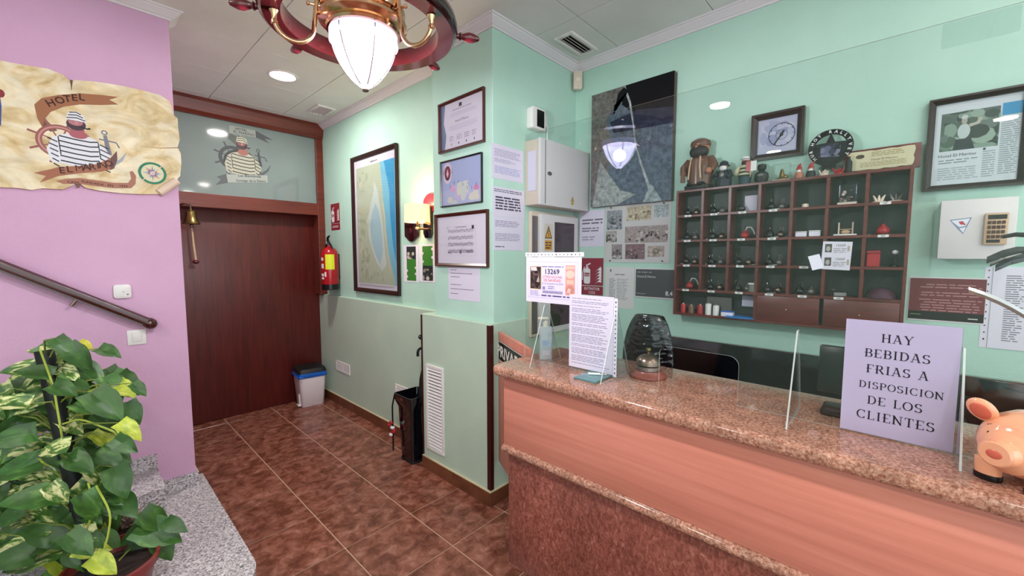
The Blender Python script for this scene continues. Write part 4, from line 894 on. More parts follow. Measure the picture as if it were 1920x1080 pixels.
def vent_plate(px, wall, label, cols, rows_, margin=0.012, d=0.008):
    t, W, H = hang('wall_vent', label, 'vent', 'x', wall, px, d, 'white wall vents')
    G().box(-W / 2 + 0.002, W / 2 - 0.002, -H / 2 + 0.002, H / 2 - 0.002, 0, 0.002).obj('vent_backing', 'grey_back', t)  # dark sheet, its colour stands for the shade between the slats
    for a in ((-W / 2, W / 2, -H / 2, -H / 2 + margin), (-W / 2, W / 2, H / 2 - margin, H / 2), (-W / 2, -W / 2 + margin, -H / 2 + margin, H / 2 - margin), (W / 2 - margin, W / 2, -H / 2 + margin, H / 2 - margin)):
        G().box(a[0], a[1], a[2], a[3], 0, d).obj('vent_frame', 'white_plastic', t, bevel=0.0015, seg=1)
    cw = (W - 2 * margin) / cols; hh = (H - 2 * margin) / rows_
    for c in range(1, cols): G().box(-W / 2 + margin + c * cw - 0.005, -W / 2 + margin + c * cw + 0.005, -H / 2 + margin, H / 2 - margin, 0, d).obj('vent_mullion', 'white_plastic', t)
    for c in range(cols):
        sl = G().box(-cw / 2 + (0.005 if cols > 1 else 0), cw / 2 - (0.005 if cols > 1 else 0), -hh * .36, hh * .36, -0.0012, 0.0012, Matrix.Rotation(-0.75, 4, 'X')).mesh('slat', 'white_plastic', smooth=False)
        for r in range(rows_): link('slat', sl, t, Matrix.Translation((-W / 2 + margin + (c + .5) * cw, -H / 2 + margin + (r + .5) * hh, d * .55)))
vent_plate([(630, 676), (655, 684), (655, 702), (630, 695)], XL, 'small square white vent low on the side wall near the bin', 2, 6)
vent_plate([(741, 720), (776, 733), (776, 757), (741, 745)], XL, 'wide white louvre vent low on the side wall behind the umbrella stand', 1, 6)
vent_plate([(798, 683), (831, 691), (831, 857), (800, 838)], XB, 'tall narrow white louvre grille on the pillar base', 1, 25, 0.02, 0.012)

# ---- pillar: three framed papers and a note
t, W, H, z = framed('framed_certificate', 'framed certificate with a blue edge, topmost on the pillar', 'certificate', 'x', XP, [(819, 195), (905, 164), (907, 265), (823, 289)], 0.017, 0.018, 'frame_wood', 'paper')
p = Print(z=z); p.poly([(-W / 2, -H / 2), (-W * .40, -H / 2), (-W * .36, -H * .2), (-W * .42, H * .1), (-W * .38, H / 2), (-W / 2, H / 2)], '5c6c90'); p.rect(-W * .04, H * .36, W * .03, H * .44, '2c2838')
p.rows(-W * .2, W * .25, H * .31, H * .34, 1, '8a84a0', .5, 1, 0); p.rows(-W * .3, W * .4, H * .18, H * .27, 3, 'b4acc8', .3, 2, .2, True); p.text('Hotel El Marino', 0.01, H * .05, .05 * H, '4c4464', bold=0.01)
p.rows(-W * .3, W * .4, -H * .12, H * .0, 4, 'b4acc8', .3, 3, .2, True)
for k in range(4): p.rows(-W * .28 + k * W * .18, -W * .15 + k * W * .18, -H * .34, -H * .22, 3, '8c86a0', .35, 6 + k, .4); p.rect(-W * .24 + k * W * .18, -H * .44, -W * .22 + k * W * .18, -H * .39, ('a0a848', '3a3648', '3a3648', '5c5870')[k])
p.obj('certificate_print', t)
t, W, H, z = framed('framed_badge_print', 'black framed pale blue print with round badge, middle picture on the pillar', 'picture', 'x', XP, [(824, 303), (902, 286), (902, 380), (826, 388)], 0.009, 0.016, 'frame_black', 'paper')
p = Print(z=z); p.rect(-W / 2, -H / 2, W / 2, H / 2, 'a8b4dc'); p.rect(-W / 2, -H / 2, W / 2, -H * .15, 'b4bcdc')
p.blobs(-W * .35, W * .48, -H * .46, -H * .05, 26, ['d8a8cc', 'c8b8dc', 'd4d4c8', 'c8d0cc', 'd088b8', 'ccc4e0'], 0.035, 12); p.blobs(-W * .1, W * .2, -H * .48, H * .0, 10, ['d4d8c4', 'ccd4d0'], 0.04, 13)
for k in range(7): p.rect(-W * .28 + k * W * .11, -H * (.12 - .1 * math.sin(k)), -W * .27 + k * W * .11, -H * (.05 - .1 * math.sin(k)), '4a4a70')
p.ell(-W * .34, H * .24, W * .125, H * .20, '2a2440'); p.ring(-W * .34, H * .24, W * .08, W * .118, 'd8c8d8', k=1.5); p.arctext('HOT RALLY', -W * .34, H * .24 - 0.0, W * .085, W * .035, '8c2434', 90, 22, 0.01); p.ell(-W * .34, H * .24, W * .07, H * .12, '8c2434'); p.poly([(-W * .34, H * .34), (-W * .31, H * .22), (-W * .34, H * .14), (-W * .37, H * .22)], 'd8c8d8')
p.obj('badge_print', t)
t, W, H, z = framed('framed_music_sheet', 'wide framed sheet of printed music, lowest on the pillar', 'picture', 'x', XP, [(814, 402), (913, 393), (913, 502), (815, 498)], 0.020, 0.020, 'frame_wood', 'paper_white')
p = Print(z=z); p.rect(-W * .31, -H * .34, W * .30, H * .29, 'd0c8dc'); p.rect(-W * .305, -H * .335, W * .295, H * .285, 'e2dcea')
for k in range(4):
    y0 = H * (.15 - .14 * k)
    for i in range(5): p.rect(-W * .27, y0 + i * H * .014, W * .26, y0 + i * H * .014 + H * .003, '5c5468')
    r = random.Random(k)
    for i in range(18):
        a = -W * .25 + i * W * .028; b = y0 + r.uniform(0, H * .06); p.ell(a, b, W * .006, H * .009, '302838', 8); p.rect(a + W * .004, b, a + W * .006, b + H * .045, '302838')
p.rect(-W * .27, H * .24, -W * .26, H * .27, '302838'); p.rows(-W * .1, W * .12, H * .25, H * .275, 1, '6c6478', .5, 4, 0); p.rect(W * .23, H * .21, W * .27, H * .28, '302838'); p.ell(0, -H * .25, W * .03, H * .05, 'a098b0'); p.ell(0, -H * .25, W * .008, H * .03, '302838'); p.rows(W * .12, W * .28, -H * .28, -H * .22, 3, '6c6478', .4, 5, .2); p.rows(-W * .27, -W * .18, -H * .29, -H * .26, 1, '6c6478', .5, 6, 0)
p.obj('music_print', t)
t, W, H = hang('pillar_note', 'plain white typed note taped under the framed music sheet', 'note', 'x', XP, [(840, 500), (899, 503), (899, 566), (841, 561)], 0.002)
G().box(-W / 2, W / 2, -H / 2, H / 2, 0, 0.0012).obj('paper_sheet', 'paper', t, smooth=False)
p = Print(z=0.0015)
for k, (a, b) in enumerate(((.43, .2), (.33, .7), (.22, .3), (-.02, .35), (-.15, .75), (-.30, .25))): p.rows(-W * .42, -W * .42 + W * b, H * a - 0.006, H * a, 1, '5c5864', .6, 60 + k, 0)
p.obj('typed_lines', t)['kind'] = 'stuff'

# ---- return wall: three papers, alarm panel, meter cabinet, fuse box
for k, (px, lab) in enumerate((([(921, 262), (981, 288), (981, 348), (923, 328)], 'topmost typed paper taped on the return wall'), ([(923, 340), (983, 366), (983, 411), (925, 404)], 'middle typed paper with heavy capitals on the return wall'), ([(925, 405), (983, 411), (981, 471), (925, 468)], 'lowest typed paper on the return wall'))):
    t, W, H = hang('wall_notice', lab, 'notice', 'y', YR, px, 0.002, 'papers on the return wall')
    G().box(-W / 2, W / 2, -H / 2, H / 2, 0, 0.0012).obj('paper_sheet', 'paper', t, smooth=False)
    p = Print(z=0.0015)
    if k == 0: p.rows(-W * .42, W * .42, H * .15, H * .38, 5, '9c90b4', .4, 1, .2); p.rows(-W * .42, W * .3, -H * .02, H * .1, 3, '9c90b4', .4, 2, .3); p.rows(-W * .42, W * .45, -H * .35, -H * .12, 5, '8890c8', .35, 3, .15)
    elif k == 1: p.rows(-W * .46, W * .46, H * .32, H * .44, 2, '6c6478', .5, 4, .2); p.rows(-W * .42, W * .42, -H * .28, H * .2, 5, '4c4658', .55, 5, .1)
    else: p.rows(-W * .44, W * .42, H * .2, H * .4, 4, '8c84a4', .4, 6, .2); p.rows(-W * .44, W * .4, -H * .22, H * .02, 5, '8c84a4', .4, 7, .2); p.rows(-W * .44, -W * .15, -H * .42, -H * .36, 1, '6c6478', .5, 8, 0)
    p.obj('typed_lines', t)['kind'] = 'stuff'
t = thing('alarm_panel', 'white wall device with black screen above the meter cabinet', 'device', Matrix.Translation((2.045, YR, 2.355)) @ FY)
G().prism(rrect(-0.072, 0.06, -0.062, 0.068, 0.014), 0, 0.05).obj('housing', 'white_plastic', t, bevel=0.004)
G().box(-0.03, 0.04, -0.048, 0.055, 0.0502, 0.0515).obj('screen', 'black_plastic', t)
G().tube([(0.06, 0.03, 0.02), (0.10, 0.02, 0.02), (0.12, -0.02, 0.012), (0.125, -0.12, 0.008)], 0.005, 6).obj('cable', 'white_plastic', t)
G().box(0.062, 0.095, -0.02, 0.05, 0.0, 0.03).obj('connector', 'white_plastic', t, bevel=0.003)
cx0, cx1, cz0, cz1, cdp = 1.953, 2.488, 1.815, 2.215, 0.13
t = thing('meter_cabinet', 'white metal meter cabinet with oval lock on the return wall', 'cabinet', Matrix.Translation(((cx0 + cx1) / 2, YR, (cz0 + cz1) / 2)) @ FY)
W, H = cx1 - cx0, cz1 - cz0
G().box(-W / 2 + 0.004, W / 2 - 0.004, -H / 2 + 0.003, H / 2 - 0.003, 0, cdp - 0.025).obj('cabinet_body', 'ivory', t, bevel=0.006)
dd = G().box(-W / 2, W / 2, -H / 2, H / 2, cdp - 0.024, cdp).obj('cabinet_door', 'offwhite', t, bevel=0.006)
G().box(-W / 2 + 0.045, -W / 2 + 0.05, -H / 2 + 0.01, H / 2 - 0.01, cdp, cdp + 0.001).obj('door_groove', 'grey_metal', dd)
G().prism(arc(-W / 2 + 0.085, -0.005, 0.02, 0.012, 0, 345, 23), cdp, cdp + 0.006).obj('lock', 'steel', dd)
p = Print(z=cdp + 0.0006); a, b = W * .13, -H * .43
p.poly([(a - .02, b + .02), (a + .02, b + .02), (a, b + .055)], '1c1810'); p.poly([(a - .015, b + .0225), (a + .015, b + .0225), (a, b + .049)], 'd8b020'); p.line([(a + .003, b + .042), (a - .004, b + .034), (a + .003, b + .033), (a - .002, b + .025)], .002, '1c1810'); p.rect(a - .014, b, a + .014, b + .016, 'd8b020'); p.rows(a - .012, a + .012, b + .002, b + .014, 2, '1c1810', .4, 3, .2)
p.obj('warning_sticker', t)
G().box(-W / 2 - 0.0005, -W / 2 + 0.0035, -H * .28, H * .32, 0.03, 0.095).obj('paper_slip', 'paper', t, smooth=False)
fx0, fx1, fz0, fz1 = 1.99, 2.475, 0.98, 1.787
t = thing('fuse_box', 'tall grey fuse box with warning plate and dark window below the meter cabinet', 'fuse box', Matrix.Translation(((fx0 + fx1) / 2, YR, (fz0 + fz1) / 2)) @ FY)
W, H = fx1 - fx0, fz1 - fz0
G().box(-W / 2, W / 2, -H / 2, H / 2, 0, 0.03).obj('box_frame', 'ivory', t, bevel=0.003)
G().box(-W / 2 + 0.005, -W / 2 + 0.055, -H / 2 + 0.02, H / 2 - 0.03, 0.03, 0.034).obj('side_recess', 'grey_metal', t)
dd = G().box(-W / 2 + 0.06, W / 2 - 0.01, -H / 2 + 0.01, H / 2 - 0.015, 0.03, 0.06).obj('box_door', 'offwhite', t, bevel=0.005)
G().box(-W / 2 + 0.20, W / 2 - 0.06, -0.02, H / 2 - 0.06, 0.0602, 0.0615).obj('dark_window', 'dark_screen', dd)
G().box(-W / 2 + 0.16, W / 2 - 0.06, -H / 2 + 0.05, -0.06, 0.0602, 0.0615).obj('breaker_row', 'dark_interior', dd)
p = Print(z=0.0606); a, b = -W / 2 + 0.135, H / 2 - 0.17
p.rect(a - .042, b - .085, a + .042, b + .095, 'd8d0c0'); p.poly([(a - .038, b), (a + .038, b), (a, b + .085)], '1c1810'); p.poly([(a - .028, b + .006), (a + .028, b + .006), (a, b + .068)], 'e0a020'); p.line([(a + .006, b + .055), (a - .008, b + .035), (a + .006, b + .033), (a - .003, b + .01)], .005, '1c1810'); p.rect(a - .038, b - .075, a + .038, b - .012, 'd89a28'); p.rows(a - .032, a + .032, b - .07, b - .018, 3, '2c2418', .45, 4, .2)
p.obj('warning_plate', t)
t = thing('motion_sensor', 'small ivory motion sensor in the corner under the cornice', 'sensor', Matrix.Translation((XK - 0.03, YR - 0.03, 2.655)) @ Matrix.Rotation(math.radians(-135), 4, 'Z'))
G().prism(rrect(-0.03, 0.03, -0.06, 0.06, 0.008), 0, 0.035, Matrix(((0, 0, 1, 0), (1, 0, 0, 0), (0, 1, 0, 0.06), (0, 0, 0, 1)))).obj('housing', 'ivory', t, bevel=0.004)
G().ball((0.033, 0, 0.065), (0.010, 0.018, 0.018), 14, 8).obj('lens', 'peach_plastic', t)

# ---- key wall pictures
t, W, H = hang('aerial_photograph', 'large dark aerial photograph of a bay mounted on a wooden board', 'picture', 'x', XK, [(1109, 179), (1265, 133), (1258, 378), (1108, 386)], 0.04)
G().box(-W / 2, W / 2, -H / 2, H / 2, 0, 0.04).obj('mounting_board', 'frame_wood', t, bevel=0.002, seg=1)
p = Print(z=0.0404); q = lambda pts: [(a * W / 2, b * H / 2) for a, b in pts]
p.rect(-W / 2, -H / 2, W / 2, H / 2, '5a6674'); p.poly(q([(-1, -1), (-.35, -1), (-.55, -.5), (-.4, 0), (-.6, .5), (-.1, 1), (-1, 1)]), '6c6864'); p.poly(q([(-.1, 1), (1, 1), (1, .45), (.1, .5), (-.2, .7)]), '0c0c12')  # slate and grey lightened to carry the acrylic screen's haze
p.poly(q([(-.5, .45), (.2, .55), (1, .45), (1, .2), (-.4, .25)]), '2c3044'); p.poly(q([(-.95, -1), (-.3, -1), (.2, -.85), (-.2, -.75), (-.5, -.45), (-.75, -.2)]), '949a98')
p.line(q([(-.15, 1), (.0, .7), (.1, .3), (.15, 0), (.3, -.35), (.5, -.75), (.62, -1)]), [0.012, 0.014, 0.01, 0.008, 0.012, 0.02, 0.03], 'a0a6a6'); p.poly(q([(.35, -1), (.8, -1), (.55, -.7)]), '98a2a4')
p.poly(q([(-.4, .72), (-.15, .75), (-.05, .9), (-.15, .98), (-.3, .9), (-.42, .55)]), '0c0c10')
p.obj('photo_print', t, 'photo')
t, W, H = hang('photo_collage', 'clear panel of seven small sepia photographs under the aerial photograph', 'collage', 'x', XK, [(1134, 386), (1257, 378), (1257, 494), (1133, 491)], 0.008)
G().box(-W / 2, W / 2, -H / 2, H / 2, 0, 0.003).obj('backing_board', 'offwhite', t, smooth=False)
ph = [(-.47, .08, -.22, .42, 0), (-.15, .22, .22, .46, 1), (.26, .25, .47, .45, 2), (-.48, -.14, -.30, .06, 3), (-.17, -.16, .46, .12, 4), (-.38, -.44, -.21, -.18, 5), (-.16, -.44, .14, -.18, 6), (.18, -.40, .42, -.22, 7)]
for (a, b, c, d, k) in ph:
    p = Print(z=0.0034); tone = [('9ca0a8', ['5c6068', 'c8ccd0', '3c3c40', '8c8c90']), ('cfc0a4', ['e4d8bc', 'b09c80', '8c7c68']), ('b8c0c4', ['a8b0b4', 'c8d0d4']), ('b4a8a4', ['6c6460', '484040', 'c4bcb8']), ('b0a09c', ['3c2c30', '6c5c5c', 'd4c8c4', '241a20', '8c7c78']), ('a09094', ['5c4c50', 'c4b8bc', '806c70']), ('8c6c70', ['5c4448', 'b8a4a4', '3c2a30', '745458']), ('c0aca0', ['a08c80', 'd0c0b4'])][k]
    p.rect(a * W, b * H, c * W, d * H, tone[0]); p.blobs(a * W, c * W, b * H, b * H + (d - b) * H * .7, 34, tone[1], 0.010, 30 + k)
    if k == 7: p.ring((a + c) / 2 * W, (b + d) / 2 * H, 0.012, 0.018, '6c5c58', n=16)
    p.obj('photograph', t, 'photo_fine')
G().box(-W / 2, W / 2, -H / 2, H / 2, 0.006, 0.0085).obj('clear_panel', 'pane', t, smooth=False)
for sx in (-.40, .40):
    for sy in (-.47, .47): G().lathe([(0, 0.0085), (0.005, 0.0085), (0.004, 0.012), (0, 0.012)], 10, Matrix.Translation((sx * W, sy * H, 0))).obj('fixing_stud', 'black_plastic', t)
def wall_paper(name, label, cat, px, m='paper', d=0.002):
    t, W, H = hang(name, label, cat, 'x', XK, px, d)
    G().box(-W / 2, W / 2, -H / 2, H / 2, 0, d).obj('paper_sheet', m, t, smooth=False); return t, W, H
t, W, H = wall_paper('typed_notice', 'short typed notice between fuse box and photo collage', 'notice', [(1086, 398), (1133, 390), (1132, 463), (1086, 462)])
p = Print(z=0.0023); p.rows(-W * .38, W * .46, H * .10, H * .28, 2, '6c6874', .45, 1, .1); p.rows(-W * .38, W * .46, -H * .10, H * .04, 2, '6c6874', .45, 2, .2); p.rows(-W * .38, W * .2, -H * .34, -H * .2, 2, '84808c', .35, 3, .3); p.obj('typed_lines', t)['kind'] = 'stuff'
t, W, H = hang('co2_sign', 'red sign reading EXTINTOR CO2 with white extinguisher and flames', 'sign', 'x', XK, [(1091, 485), (1131, 483), (1131, 554), (1091, 552)])
fire_sign(t, W, H, ('EXTINTOR', 'CO2'))
t, W, H = wall_paper('printed_form', 'pale printed form in a clear cover beside the CO2 sign', 'form', [(1135, 500), (1189, 501), (1188, 580), (1134, 575)], 'offwhite')
p = Print(z=0.0024); p.rect(-W * .33, H * .38, -W * .28, H * .44, '6c6874'); p.rows(-W * .15, W * .2, H * .30, H * .33, 1, '5c5864', .6, 1, 0); p.rows(-W * .35, -W * .12, -H * .35, H * .22, 16, '84828c', .4, 2, .3); p.rows(-W * .08, W * .35, -H * .3, H * .22, 14, '94929c', .35, 3, .35); p.obj('form_print', t)
t, W, H = wall_paper('rating_plaque', 'dark grey review plaque with the score 8,4 beside the key rack', 'plaque', [(1191, 503), (1268, 503), (1267, 562), (1190, 557)], 'offwhite', 0.008)
p = Print(z=0.0084); p.rect(-W * .48, -H * .46, W * .5, H * .46, '4a464c'); p.rows(-W * .44, -W * .08, H * .32, H * .40, 1, '8a868c', .55, 4, 0); p.text('Hotel El Marino', -W * .44, H * .18, H * .075, 'e0dcdc', 'l', bold=0.02, sx=0.95); p.text('8,4', W * .43, -H * .38, H * .14, 'e8e4e4', 'r', bold=0.015); p.text('Booking.com', -W * .45, -H * .38, H * .045, 'c8c4c8', 'l', bold=0.02); p.obj('plaque_print', t)
t, W, H = wall_paper('red_notice', 'brown red notice with pale text lines right of the key rack', 'notice', [(1704, 519), (1852, 521), (1846, 607), (1702, 601)], 'offwhite')
p = Print(z=0.0024); p.rect(-W * .49, -H * .47, W * .49, H * .47, '74343a'); p.rect(-W * .49, -H * .47, W * .49, -H * .28, '201c1c')
for k, (a, n) in enumerate(((.36, 2), (.18, 2), (.02, 3), (-.16, 2))): p.rows(-W * .36, W * .46, H * (a - .06 * n), H * a, n, 'b08488', .35, 70 + k, .25, True)
p.rows(-W * .46, -W * .3, -H * .38, -H * .34, 1, '6c8c5c', .5, 2, 0); p.rows(W * .30, W * .42, -H * .42, -H * .37, 1, 'c8c0bc', .5, 2, 0); p.obj('notice_print', t)
t, W, H, z = framed('framed_article', 'large framed magazine page with a photograph of a seated man and blue heading', 'picture', 'x', XK, [(1741, 190), (1935, 153), (1932, 345), (1733, 358)], 0.022, 0.030, 'frame_dark', 'paper_white')
p = Print(z=z); p.rect(-W / 2, -H / 2, W / 2, H / 2, 'dce4ea'); p.rect(-W * .42, -H * .08, W * .26, H * .38, '5c6c68')
X0, X1, Y0, Y1 = -W * .42, W * .26, -H * .08, H * .38
p.blobs(X0, X1, Y0, Y1, 60, ['41524c', '6c7c74', '8ca494', '54685c', '9cb4a4', '384440', '74907c'], 0.028, 17)
p.ell(-W * .14, H * .14, W * .075, H * .09, 'c8d4d4'); p.ell(-W * .14, H * .27, W * .035, H * .05, 'b8b0a4'); p.ell(-W * .14, H * .31, W * .038, H * .025, 'd0d8d8'); p.poly([(-W * .26, -H * .08), (-W * .0, -H * .08), (-W * .05, H * .05), (-W * .23, H * .05)], '343c40'); p.line([(-W * .08, H * .2), (W * .02, H * .22), (W * .05, H * .28)], 0.012, 'c0bcb0')
p.rect(W * .28, H * .26, W * .5, H * .40, '3c9cd0'); p.rows(W * .28, W * .48, -H * .42, H * .22, 26, '9ca8b0', .45, 3, .1); p.text('Hotel El Marino', -W * .2, -H * .155, H * .035, '4c5458', bold=0.01); p.rows(-W * .42, W * .08, -H * .24, -H * .18, 2, '8c98a0', .4, 4, .3); p.rows(-W * .42, W * .08, -H * .44, -H * .28, 6, 'a8b4bc', .4, 5, .15); p.rows(W * .10, W * .25, -H * .44, -H * .12, 12, 'a4b0b8', .45, 6, .1); p.rect(W * .10, -H * .115, W * .13, -H * .09, '343c40')
p.obj('magazine_print', t)
# white junction box with pennant sticker, and the keypad on it
t, W, H = hang('junction_box', 'white wall box with a pennant sticker under the framed magazine page', 'box', 'x', XK, [(1766, 378), (1908, 368), (1902, 486), (1758, 484)], 0.075)
G().box(-W / 2, W / 2, -H / 2, H / 2, 0, 0.055).obj('box_body', 'offwhite', t, bevel=0.004)
G().box(-W / 2 - 0.002, W / 2 + 0.002, -H / 2 - 0.002, H / 2 + 0.002, 0.055, 0.075).obj('box_lid', 'offwhite', t, bevel=0.004)
p = Print(z=0.0756); p.poly([(-W * .37, H * .17), (-W * .07, H * .20), (-W * .17, -H * .08), (-W * .24, H * .0)], '8088a8'); p.poly([(-W * .35, H * .155), (-W * .09, H * .185), (-W * .14, H * .06), (-W * .23, H * .04)], 'e4e6f0'); p.poly([(-W * .23, H * .02), (-W * .14, H * .04), (-W * .17, -H * .06)], 'e4e6f0'); p.ell(-W * .20, H * .11, W * .03, H * .03, 'c03c50'); p.line([(-W * .24, H * .13), (-W * .15, H * .08)], 0.006, 'c03c50'); p.obj('pennant_sticker', t)
t2 = thing('keypad', 'small wooden keypad calculator stuck on the white wall box', 'keypad', Matrix.Translation(t.matrix_world.translation + Vector((-0.077, -W * .245, -0.002))) @ FX)
kw, kh = W * .30, H * .52
G().box(-kw / 2, kw / 2, -kh / 2, kh / 2, 0, 0.016).obj('keypad_body', 'calc_tan', t2, bevel=0.003)
p = Print(z=0.0165); p.rect(-kw * .38, kh * .30, kw * .42, kh * .44, '2a2420'); p.rect(-kw * .38, -kh * .44, kw * .2, -kh * .34, '2a2420'); p.obj('display', t2)
kb = G().box(-kw * .075, kw * .075, -kh * .05, kh * .05, 0.016, 0.02).mesh('key', 'frame_wood', bevel=0.001, seg=1)
for i in range(4):
    for j in range(4): link('key', kb, t2, Matrix.Translation((-kw * .30 + i * kw * .2, -kh * .25 + j * kh * .15, 0)))

# clock
t, W, H, z = framed('wall_clock', 'square wall clock with dark frame and blue compass dial above the key rack', 'clock', 'x', XK, [(1407, 217), (1509, 198), (1505, 288), (1408, 303)], 0.030, 0.036, 'frame_dark', 'paper', glass=False, back_z=0.018)
p = Print(z=z); p.rect(-W / 2, -H / 2, W / 2, H / 2, 'b8bcd8'); p.rect(-W * .46, -H * .46, W * .46, H * .46, 'c4c6de'); p.blobs(-W * .44, W * .44, -H * .44, H * .44, 26, ['a4a8cc', 'd4d4e4', 'b0b4d4', 'c8c8e0'], 0.03, 5)
rr = min(W, H) * .34; p.ring(0.02, 0, rr * .93, rr, '3c3c68'); p.ring(0.02, 0, rr * .4, rr * .44, '5c5c88')
for k in range(12):
    a = k * PI / 6; p.line([(0.02 + rr * .84 * math.cos(a), rr * .84 * math.sin(a)), (0.02 + rr * .98 * math.cos(a), rr * .98 * math.sin(a))], 0.004, '2c2c50')
p.obj('dial_print', t)
for a, ln, w_ in ((math.radians(236), rr * .95, 0.006), (math.radians(62), rr * .35, 0.008)):
    G().box(-0.01, ln, -w_ / 2, w_ / 2, 0.0215, 0.0225, Matrix.Translation((0.02, 0, 0)) @ Matrix.Rotation(a, 4, 'Z')).obj('clock_hand', 'black_ink', t)
G().lathe([(0, 0.021), (0.008, 0.021), (0.006, 0.026), (0, 0.026)], 14, Matrix.Translation((0.02, 0, 0))).obj('hub', 'black_ink', t)
G().box(-W / 2, W / 2, -H / 2, H / 2, 0.028, 0.0295).obj('glass_pane', 'pane', t, smooth=False)
t, W, H = wall_paper('typed_list', 'closely typed list in a punched plastic sleeve right of the red notice', 'list', [(1866, 500), (1995, 503), (1978, 668), (1848, 648)], 'paper_white', 0.003)
sleeve_strip(t, -W / 2 - 0.022, -W / 2 - 0.001, -H / 2, H / 2); holes(t, -W / 2 - 0.011, -H / 2 + 0.02, H / 2, 11, True, 0.0016)
p = Print(z=0.0034); p.rows(-W / 2 + 0.035, 0.0, -H / 2 + 0.03, H / 2 - 0.03, 30, '7a7884', .4, 40, .35); p.rows(0.01, W / 2 - 0.02, -H / 2 + 0.03, H / 2 - 0.03, 30, '7a7884', .4, 41, .35); p.obj('typed_lines', t)['kind'] = 'stuff'

# ================================================================== KEY RACK
XR = 2.395; RW, RZ0, RZ1 = (0.935, -0.031), 1.168, 1.869
NC, NR = 7, 5; CW = (RW[0] - RW[1]) / NC; RH = (RZ1 - RZ0) / NR; TB = 0.013
rk = thing('key_rack', 'mahogany key rack with twenty eight pigeonholes and two drawers', 'key rack', Matrix.Translation((XK, (RW[0] + RW[1]) / 2, RZ0)))
LR = Matrix.Translation((-XK, -(RW[0] + RW[1]) / 2, -RZ0))
G().box(XK - 0.006, XK, RW[1], RW[0], RZ0, RZ1, LR).obj('back_board', 'grey_back', rk)
for j in range(NR + 1):
    z = RZ0 + j * RH; G().box(XR, XK - 0.006, RW[1] - TB / 2, RW[0] + TB / 2, z - TB / 2, z + TB / 2, LR).obj('shelf', 'rack_wood', rk, bevel=0.0015, seg=1)
for i in range(NC + 1):
    y = RW[0] - i * CW
    if i in (0, NC): G().box(XR - 0.001, XK - 0.006, y - TB / 2, y + TB / 2, RZ0 - TB / 2, RZ1 + TB / 2, LR).obj('side_board', 'rack_wood', rk, bevel=0.0015, seg=1)
    else:
        for j in range(NR):
            if j == 0 and i in (1, 2, 4, 6): continue
            if j == 0 and i == 5: continue
            z = RZ0 + j * RH; G().box(XR + 0.001, XK - 0.006, y - TB / 2, y + TB / 2, z + TB / 2, z + RH - TB / 2, LR).obj('divider', 'rack_wood', rk)
for k, (i0, i1) in enumerate(((3, 5), (5, 7))):
    dw = G().box(XR - 0.002, XR + 0.016, RW[0] - i1 * CW + TB / 2 + 0.001, RW[0] - i0 * CW - TB / 2 - 0.001 + (0 if k else 0.0), RZ0 + TB / 2 + 0.001, RZ0 + RH - TB / 2 - 0.001, LR).obj('drawer', 'rack_wood', rk, bevel=0.002)
    G().ball((XR - 0.005, RW[0] - (i0 + i1) / 2 * CW, RZ0 + RH / 2), (0.005, 0.004, 0.004), 10, 6, LR).obj('drawer_pin', 'brass', dw)
tag_me = G().box(-0.0012, 0, -0.018, 0.018, -0.0055, 0.0055).mesh('number_tag', 'label_white', smooth=False)
for j in range(1, 5):
    for i in range(7):
        if (j, i) in ((4, 4), (4, 5), (3, 4), (3, 5), (2, 6), (2, 5), (1, 6)): continue
        o = link('number_tag', tag_me, rk, LR @ Matrix.Translation((XR - 0.0005, RW[0] - (i + .45) * CW, RZ0 + j * RH)))
        q = Print(z=0.0); q.text(str(100 * (5 - j) + i + 1), 0, -0.0035, 0.007, '5c585c', bold=0.02); q.obj('number', o, 'print', Matrix.Translation((-0.0015, 0, 0)) @ FX)
def cub(j, i, dy=0.0, dx=0.045):
    """centre of the floor of a pigeonhole; j = row from the top, i = column"""
    return Vector((XR + dx, RW[0] - (i + .5) * CW - dy, RZ1 - (j + 1) * RH + TB / 2))
ORD = ('first', 'second', 'third', 'fourth', 'fifth', 'sixth', 'seventh'); ROW = ('top', 'second', 'third', 'lowest')
def fob(P, label, m, group, cord=False, lay=0.5, s=1.0):
    t = thing('key_fob', label, 'key', Matrix.Translation(P) @ Matrix.Rotation(lay, 4, 'Z') @ Matrix.Scale(s, 4), group)
    G().lathe([(0, 0), (0.012, 0.001), (0.020, 0.008), (0.022, 0.018), (0.017, 0.028), (0.008, 0.036), (0.006, 0.042), (0, 0.043)], 18).obj('fob_body', m, t)
    ring = [(0.009 * math.cos(a) + 0.004, 0, 0.049 + 0.009 * math.sin(a)) for a in [2 * PI * k / 14 for k in range(14)]]
    G().tube(ring + ring[:1], 0.0012, 5).obj('key_ring', 'steel', t)
    if cord: G().tube([(0, 0, 0.042), (0.002, -0.01, 0.06), (0.0, -0.028, 0.058), (0.0, -0.04, 0.04), (0, -0.045, 0.022)], 0.0034, 6).obj('cord', 'label_white', t)
    else:
        G().prism([(-0.006, 0), (0.006, 0), (0.007, 0.010), (0.003, 0.014), (0.003, 0.034), (-0.003, 0.034), (-0.003, 0.014), (-0.007, 0.010)], 0, 0.0018, Matrix.Translation((0.03, 0.0, 0.002))).obj('key', 'steel', t)
    return t
def can(P, r, h, m, name, label, cat, group=None, top=None):
    t = thing(name, label, cat, Matrix.Translation(P), group)
    G().lathe([(0, 0), (r, 0), (r, h * .9), (r * .9, h), (0, h)], 18).obj('body', m, t)
    G().lathe([(0, h), (r * .5, h), (r * .4, h * 1.12), (0, h * 1.12)], 12).obj('cap', top or 'steel', t); return t
dark = {(0, 0), (0, 1), (0, 3), (1, 0), (1, 1), (1, 3), (2, 0), (2, 1), (2, 2), (2, 3), (3, 1), (3, 2), (3, 3), (3, 4)}
